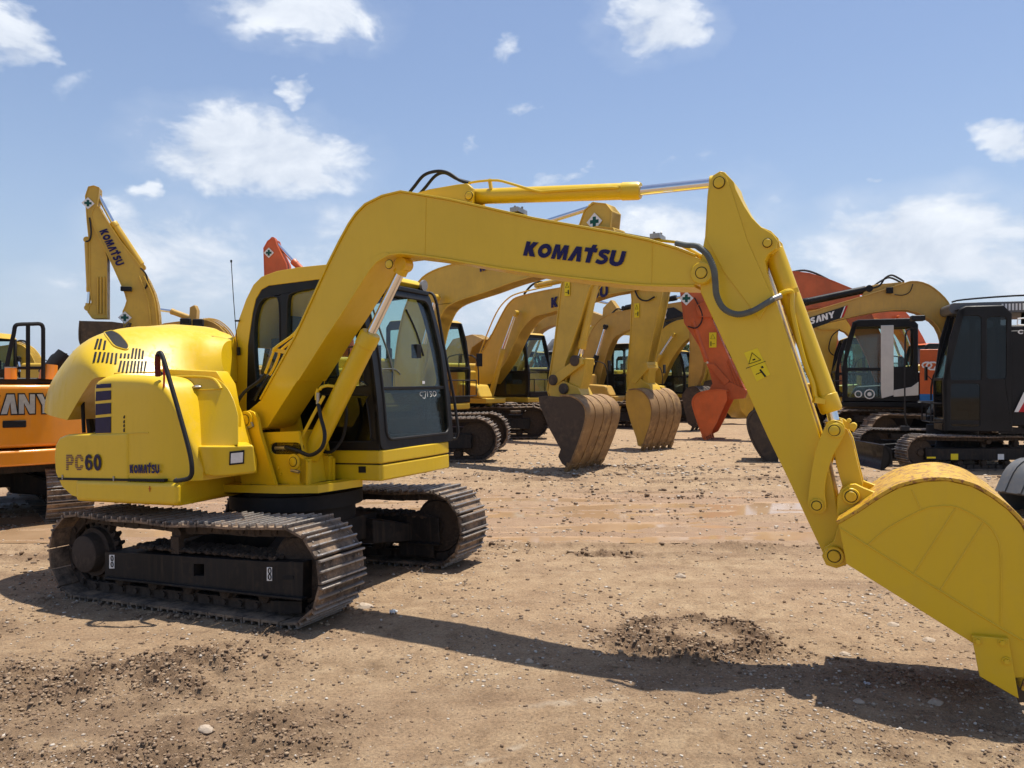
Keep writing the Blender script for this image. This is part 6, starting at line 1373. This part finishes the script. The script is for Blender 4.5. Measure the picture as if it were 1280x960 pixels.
mb = MB(); mb.tube([(.2,.85,3.08),(0,.85,3.12),(-.8,.9,3.16),(-1.7,.9,3.16)], .018, 6, 3); mb.build('roof_rail', M['black'], rf)
mb = MB(); mb.tube([(.84,1.17,2.6),(1.02,1.25,2.55),(1.05,1.25,2.2),(1.05,1.25,1.0),(1.0,1.2,.8)], .014, 6, 2); mb.box(.98,1.12,1.15,1.3,.72,.80); mb.build('handrail', M['rubber'], r1.root)
mb = MB(); mb.box(.72,.95,1.1,1.3,2.72,2.82); mb.build('mirror', M['black'], r1.root, bevel=.02)
tf_ = Fr(r1.O, 180)
for nm_, px, py, w_, h_, mt in (('yellow_sticker',1193,571,.13,.11,'warn'),('white_sticker',1251,571,.11,.10,'white'),('yellow_mark',1164,572,.16,.03,'warn')):
    p_ = tf_.v(px, py, 1.125); q4 = [r1.fr.I @ (tf_.M @ Vector((p_.x+a_, p_.y+e_, p_.z+b_))) for e_ in (0, .004) for a_, b_ in ((-w_/2,-h_/2),(w_/2,-h_/2),(w_/2,h_/2),(-w_/2,h_/2))]
    mb = MB(); mb.hexa(q4); mb.build(nm_, M[mt], r1.root)
mb = MB(); mb.prism(r1.P([(1268,515),(1280,490),(1285,490),(1285,494),(1273,515)],1.19), 1.178, 1.19); mb.build('white_slash', M['white'], r1.root); mb = MB(); mb.prism(r1.P([(1273,515),(1285,494),(1310,494),(1310,515)],1.19), 1.178, 1.19); mb.build('red_slash', M['red'], r1.root)
mb = MB(); c_ = r1.fr.v(1279, 402, 1.19)
mb.tube([(c_.x+.09*math.cos(i*.8)*(1+.3*(i%2)), 1.19, c_.z+.06*math.sin(i*.8)*(1+.3*(i%2))) for i in range(8)], .012, 5, 0, True); mb.build('white_emblem', M['white'], r1.root)
r1.text('CO', (1272,417.5), (1288,417.5), .075, 1.19, M['white'], r1.root, shear=0)
# --- R3 pale yellow machine between
r3 = Mach((12.2, 25.0), 165, 178, 'pale yellow excavator mostly hidden between the front arm and the dark cab', YP, side=1)
r3.tracks(1.0, 1.75, .42, 1.2); r3.body(1.0)
r3.flat('boom', cm2([(1100,470),(1092,430),(1075,404),(1050,396),(1025,398)],2)+[(1018,404),(1024,412)]+cm2([(1050,412),(1066,424),(1074,470)],2), .45)
r3.flat('arm', [(1012,398),(1030,392),(1050,400),(1046,430),(1038,470),(1032,490),(1020,490),(1012,440)], .34)
r3.bucket([(1018,484),(1030,482),(1044,486),(1056,496),(1056,508),(1046,518),(1036,520),(1024,508),(1017,496)], 6, 1.2, M['bucket_rust'], teeth=4)
r3.hose([(1050,412),(1040,420),(1036,436),(1042,444),(1048,440)], .25, .02)
# --- L1 orange machine seen from behind at the left edge
l1 = Mach((-6.75, 9.55), 128, 128, 'orange excavator seen from behind at the left edge with big silver letters on its tail', M['orange'], side=1)
l1.tracks(.78, 1.6, .40, 1.15, .62, 2)
k = .80; r = l1.root; u0 = -1.62
def arcplan(x0, R_, ymax, n=10): return [(x0 + .22*(abs(y)/ymax)**3, y) for y in [ymax - 2*ymax*i/n for i in range(n+1)]]
mb = MB(); pl = arcplan(u0, 2, 1.15); mb.prism(pl + [(-.9,-1.15),(-.9,1.15)], .90, 1.60, (), MAPZ); cwt = mb.build('counterweight', M['orange'], r, bevel=.05, seg=4)
mb = MB(); pl = arcplan(u0-.03, 2, 1.17); mb.prism(pl + [(-.8,-1.17),(-.8,1.17)], .70, .875, (), MAPZ); mb.build('lower_counterweight', M['orange'], r, bevel=.03, seg=3)
mb = MB(); mb.box(-1.4, 1.2, -1.1, 1.1, .60, .72); mb.build('deck', M['frame'], r, bevel=.02)
mb = MB(); mb.box(-.88, .9, -1.13, -.3, .74, 1.5); sbb = mb.build('side_body', M['orange'], r, bevel=.04)
mb = MB(); mb.box(-.88, .2, -.28, 1.12, .74, 1.62); mb.build('engine_hood', M['orange'], r, bevel=.05)
gcab(r, -.1, 1.2, .15, 1.12, .75, 2.1, M['orange'], M['black'])
# silver letters with black edge along the tail: placed by rays onto the counterweight
mbt = MB(); pl = arcplan(u0, 2, 1.15); mbt.prism(pl + [(-.9,-1.15),(-.9,1.15)], .90, 1.60, (), MAPZ); bvl = bvh_of(mbt)
def l1hit(px, py, off=.006):
    d = l1.fr.d(px, py).normalized(); h = bvl.ray_cast(l1.fr.c, d)
    if h[0] is None: return None
    return h[0]
A = l1hit(-32, 517.5); B = l1hit(64, 517.5)
if A is None: A = l1hit(2, 517.5)
A0 = l1hit(2, 517); B0 = l1hit(62, 517); T0 = l1hit(30, 492)
hL = (l1hit(30,492).z - l1hit(30,516).z)
def tail_text(txt, a, b, h, grow, off, mat, nm, par):
    mb = MB(); ydir = -1
    # rear face follows u = f(y); the letters are wrapped on it
    tot = sum(GL[c][0] for c in txt) + .12*(len(txt)-1); L = abs(b.y-a.y); sx = L/tot; x = 0
    for c in txt:
        w_, out_, holes = GL[c]; cx = sum(p[0] for p in out_)/len(out_); 
        def grow2(pts, g_):
            n_ = len(pts); res = []
            for i in range(n_):
                p, q_, r_ = pts[i-1], pts[i], pts[(i+1) % n_]; n1 = Vector((q_[1]-p[1], p[0]-q_[0])).normalized(); n2 = Vector((r_[1]-q_[1], q_[0]-r_[0])).normalized(); nn = n1+n2
                nn = nn/ max(.45, nn.dot(n1)); res.append((q_[0]+nn.x*g_, q_[1]+nn.y*g_))
            return res
        ar_ = sum(out_[i][0]*out_[(i+1) % len(out_)][1] - out_[(i+1) % len(out_)][0]*out_[i][1] for i in range(len(out_)))
        o2 = grow2(out_, grow if ar_ > 0 else -grow) if grow else out_
        def mp(p, q_, t, x=x):
            yy = a.y - (x+p)*sx; uu = u0 + .22*(abs(yy)/1.15)**3; return (uu - off - t, yy, a.z + q_*h)
        mb.prism(o2, 0, .006, holes if not grow else (), mp); x += w_+.12
    return mb.build(nm, mat, par, smooth=False)
full = sum(GL[c][0] for c in 'SANY') + .36; any_ = sum(GL[c][0] for c in 'ANY') + .24
ysp = (l1hit(1,516).y - l1hit(66,516).y) if l1hit(66,516) else .5
a_ = Vector((0, l1hit(1,516).y + ysp*((full-any_)/any_), l1hit(30,517).z)); b__ = Vector((0, l1hit(66,516).y, 0))
edge = tail_text('SANY', a_, b__, hL, .07, .002, M['decalblack'], 'letter_edge', cwt)
tail_text('SANY', a_, b__, hL, 0, .010, M['silver'], 'lettering', cwt)
x_ = l1hit(18,530); mb = MB(); mb.box(u0-.012, u0+.03, x_.y-.11, x_.y+.11, x_.z-.04, x_.z+.04); lr = mb.build('latch_recess', M['blackmatte'], cwt, bevel=.01)
mb = MB(); mb.box(-1.45, -1.3, -1.18, -1.16, .75, 1.0); mb.build('side_strip', M['orange'], r)
# rail, filler, pipes on top
def L1(px, py, v=0, u=-1.2): return l1.fr.u(px, py, u)
mb = MB(); U = -1.3
mb.tube([L1(7,474,u=U), L1(10,450,u=U), L1(17,418,u=U), L1(19,408,u=U), L1(24,405.5,u=U), L1(40,405,u=U), L1(50,405,u=U), L1(53.5,409,u=U), L1(54,420,u=U), L1(54,474,u=U)], .022, 8, 4); mb.tube([L1(35,405,u=U), L1(35,474,u=U)], .022, 8, 0); mb.tube([L1(10,460,u=U), L1(54,460,u=U)], .018, 8, 0); mb.build('handrail', M['blackmatte'], r)
mb = MB(); a = L1(13.5,474,u=-1.35); b = L1(13.5,460,u=-1.35); mb.cyl(a, b, .06, n=16); mb.build('filler_neck', M['orange'], r); mb = MB(); mb.cyl(b, b+Vector((0,0,.012)), .063, n=16); mb.build('filler_cap', M['steel'], r)
mb = MB(); a = L1(60,474,u=-1.2); b = L1(62,462,u=-1.2); mb.turned(a, b+Vector((0,0,.06)), [(0,.10),(.6,.09),(1,.085)], 16); mb.build('exhaust_pipe', M['orange'], r)
mb = MB(); a = L1(57,470,u=-1.0); b = L1(82,443,u=-1.0); mb.cyl(a, b, .10, n=20); mb.tube([L1(60,452,u=-.9), L1(66,444,u=-.9), L1(74,442,u=-.9), L1(84,443,u=-.9)], .015, 6); mb.build('air_cleaner', M['blackmatte'], r)
mb = MB(); mb.box(-1.2,-.4,-.9,.9,1.6,1.68); mb.build('top_cover', M['black'], r, bevel=.02)
# --- L2 raised yellow machine behind, upper left
l2 = Mach((-8.0, 17.6), 198, 190, 'yellow excavator holding its boom and arm high above the front hood', YP, side=1)
l2.tracks(1.0, 1.75, .42, 1.2); l2.body(1.0, cabz=(1.0, 2.3), hood=1.9)
bo7 = l2.flat('boom', cm2([(200,470),(200,430),(199,395),(193,365),(176,333),(150,300),(128,266),(124,258)],2)+[(117,258),(113,268),(116,282)]+cm2([(120,291),(134,319),(150,354),(158,376),(153,389),(154,410),(156,470)],2), .42)
l2.text('KOMATSU', (124,289), (146,333), .17, .215, M['blue'], bo7, shear=0)
ar7 = l2.flat('arm', [(124,240),(124,234),(117,231.5),(110,233),(106,245),(108,275),(111,304),(111,354),(114,378),(110,384),(109,390),(115,398),(134,398),(134,322),(127,300),(121,287),(121,262)], .34)
mb = MB()
for dx in (0, 4, 8): mb.tube([l2.fr.v(122+dx,346,.178), l2.fr.v(122+dx,392,.178)], .02, 5, 0)
mb.build('guard_strip', YP, ar7)
l2.cross(110,254,.13,.172,ar7); l2.cross(156,397,.14,.222,bo7)
l2.ram('arm_cylinder', (178,334), (141,278), (120,239), .085, .045, .0)
l2.ram('bucket_cylinder', (109,300), (112,365), (110,385), .06, .04, .0)
l2.hose([(112,272),(114,290),(112,300),(107,302)], .2, .018); l2.hose([(176,335),(183,344),(184,356),(180,362)], .2, .02); l2.hose([(180,345),(192,372),(196,400),(197,420)], .24, .016, 'steel_pipes', YP); l2.hose([(174,345),(184,372),(188,400),(189,420)], .24, .016, 'steel_pipes', YP)
l2.bucket([(101,401),(100,414),(101,428),(108,436),(128,438),(148,430),(155,415),(154,404),(140,402)], 7, 1.2, M['bucket_dark'], teeth=5)
mb = MB(); x, z = l2.pt(157,361,.3); mb.box(x-.12,x+.1,.22,.34,z-.05,z+.05); mb.build('boom_lamp', M['blackmatte'], bo7, bevel=.01)
# --- L3 boom with bundled hoses behind the hood
l3 = Mach((-9.9, 24.0), 180, 176, 'yellow excavator whose hose covered boom bend shows over the front hood beside the antenna', YT, side=1)
l3.tracks(1.0, 1.75, .42, 1.2); l3.body(1.0)
bo8 = l3.flat('boom', cm2([(296,470),(292,440),(286,424),(274,408),(258,400),(238,400),(205,404)],2)+[(196,408),(198,416)]+cm2([(225,418),(250,424),(262,440),(268,470)],2), .45)
for i in range(5): l3.hose([(248+i*3,399-i*.3),(266+i*2,405-i),(280+i*2,417-i),(290+i*1.5,432-i)], .18-.08*i, .02, 'steel_pipes', YT)
l3.ram('arm_cylinder', (244,400), (214,389), (190,386), .09, .05)
l3.flat('cylinder_bracket', [(236,402),(237,384),(243,381),(246,388),(245,404)], .25)
mb = MB(); q1 = l3.fr.v(228,408,.5); mb.box(q1.x-.25,q1.x+.05,.4,.6,q1.z-.25,q1.z+.25); q1 = l3.fr.v(250,409,.5); mb.box(q1.x-.1,q1.x+.2,.4,.6,q1.z-.25,q1.z+.25); mb.build('mirror', M['blackmatte'], l3.root, bevel=.04)
# --- L4 far left boom
l4 = Mach((-14.4, 23.0), 180, 170, 'pale yellow excavator at the far left whose boom bend is framed by the black rail', YP, side=1)
l4.tracks(1.0, 1.75, .42, 1.2); l4.body(1.0)
l4.flat('boom', cm2([(50,500),(48,470),(42,450),(32,435),(18,430),(-20,436)],2)+[(-24,446)]+cm2([(0,452),(14,458),(24,475),(28,500)],2), .45)
for i in range(3): l4.hose([(12+i*4,428-i),(28+i*2,432-i),(40+i*2,446-i),(47+i,466)], .2-.1*i, .02, 'steel_pipes', YP)
l4.hose([(18,430),(24,426),(32,427),(36,434)], 0, .03); l4.ram('boom_cylinder', (30,495), (26,465), (22,448), .08, .05, .36, M['black'])
# --- L5 orange red arm tip above the cab roof
l5 = Mach((-4.4, 20.5), 176, 176, 'orange red excavator whose arm tip sticks up above the front cab roof', M['orange_red'], side=1)
l5.tracks(1.0, 1.75, .40, 1.2); l5.body(1.0, mat=M['orange_red'])
bo9 = l5.flat('boom', cm2([(440,470),(436,420),(424,385),(405,360),(385,345),(362,338)],2)+[(350,338),(346,350)]+cm2([(365,362),(385,378),(400,410),(408,470)],2), .44)
ar9 = l5.flat('arm', [(329,310),(334,301),(339,297.5),(344,299),(346,306),(352,318),(358,330),(360,350),(352,400),(345,450),(338,452),(333,450),(334,400),(330,344)], .36)
l5.cross(336,316,.14,.182,ar9)
l5.ram('arm_cylinder', (408,368), (366,326), (342,300), .085, .045)
l5.bucket([(330,446),(342,446),(352,452),(356,464),(350,480),(342,488),(334,480),(328,462)], 6, 1.2, M['orange_red'], teeth=4)
# --- spare bucket at the right edge
sp_ = Fr((6.95, 9.3, hz(7.0, 9.3)-.14), 200); t_ = thing('spare_bucket', sp_, 'grey digging bucket standing on the ground at the right edge behind the yellow bucket', 'bucket')
S_ = cm2([(-.05,.05),(-.1,.3),(.05,.62),(.35,.78),(.65,.68),(.85,.4)],4) + [(.8,.0),(.3,.0)]
mb = MB(); mb.prism(S_, -.5, -.47); mb.prism(S_, .47, .5); mb.strip(S_[:-2], -.48, .48, .02, side=-1); sb2 = mb.build('side_plate', M['greymetal'], t_, bevel=.006)
mb = MB(); mb.strip(S_[:-2], -.52, .52, .025, side=1); mb.build('back_plate', M['greymetal'], t_)
mb = MB()
for y in (-.4,-.2,0,.2,.4): mb.strip(S_[:-2], y-.02, y+.02, .045, side=1)
mb.build('wear_strip', M['greymetal'], t_)
mb = MB(); mb.prism([(.15,.72),(.2,.95),(.32,1.0),(.42,.93),(.45,.76)], -.2, -.15); mb.prism([(.15,.72),(.2,.95),(.32,1.0),(.42,.93),(.45,.76)], .15, .2); mb.cyl((.3,-.22,.9),(.3,.22,.9),.04); mb.build('bucket_ears', M['greymetal'], t_, bevel=.006)

# --- more of the row, farther back: whole machines built from real sizes
def far_machine(px, depth, yaw, tyaw, mat, label, side=-1, reach=1.0, up=0.0, low=False):
    m = Mach(((px-640)/FPX*depth, depth), yaw, tyaw, label, mat, side=side); m.tracks(1.0, 1.75, .42, 1.2); m.body(1.0, hood=2.1+.1*random.random())
    r = reach; bp = cm2([(.1,1.7),(.5,2.9),(1.3,4.1+up),(2.2,4.7+up),(3.6,4.75+up),(5.2*r,4.2+up)],3) + [(5.35*r,4.0+up),(5.2*r,3.82+up)] + cm2([(3.6,4.05+up),(2.5,3.98+up),(1.8,3.6+up),(1.2,2.7),(.75,1.6)],3)
    mb = MB(); mb.prism(bp, -.22, .22); bo = mb.build('boom', mat, m.root, bevel=.02)
    e = 5.2*r; mb = MB(); mb.prism([(e-.25,4.6+up),(e+.1,4.9+up),(e+.4,4.5+up),(e+.25,3.4+up),(e-.35,1.5+up*.5),(e-.6,1.45+up*.5),(e-.45,2.6+up)], -.17, .17); ar = mb.build('arm', mat, m.root, bevel=.02)
    for v in (-.38, .38): cylinder_part(m.root, 'boom_cylinder', (.7,1.35), (1.3,2.6), (1.9,4.05+up), .08, .05, mat, v, .07, .14)
    cylinder_part(m.root, 'arm_cylinder', (2.4,4.95+up), (4.2,5.0+up), (e+.02,4.75+up), .08, .05, mat, 0, .07, .14)
    z0 = 1.5+up*.5; S = [(e-.3,z0),(e+.05,z0-.1),(e+.2,z0-.5),(e+.05,z0-1.0),(e-.25,z0-1.3),(e-.35,z0-1.2),(e-.7,z0-.1),(e-.55,z0+.05)]
    mb = MB(); mb.prism(S, -.6, -.57); mb.prism(S, .57, .6); mb.strip(S[:5], -.6, .6, .03, side=1); mb.build('bucket', M['bucket_dark'] if random.random() < .5 else mat, m.root)
    mb = MB(); mb.tube([(2.2,.1,4.75+up),(2.5,.1,5.1+up),(2.9,.1,5.15+up),(3.1,.1,5.0+up)], .025, 6); mb.build('hydraulic_hose', M['rubber'], bo)
    return m
far_machine(628, 33, -35, -8, YT, 'far tan excavator low between the front cab and the second boom')
far_machine(700, 40, -30, 0, YP, 'small far yellow excavator seen just right of the second cab')
far_machine(775, 38, -35, -5, YP, 'small far yellow excavator with its cab right of the third boom', reach=.9)
far_machine(868, 44, -30, -5, YT, 'tiny far excavator behind the orange red bucket arm')
far_machine(935, 36, 205, 190, M['black'], 'far black excavator partly behind the lower arm of the front machine', side=1, reach=.85)
far_machine(1062, 31, 195, 182, YP, 'pale excavator behind the dark cab with its boom crossing the gap', side=1)
far_machine(1170, 30, 190, 180, M['orange_red'], 'far orange red excavator glimpsed through the open cab', side=1, reach=.9)
far_machine(25, 40, 190, 175, YT, 'far tan excavator behind the orange tail at the left edge', side=1, reach=.8, up=-.8)
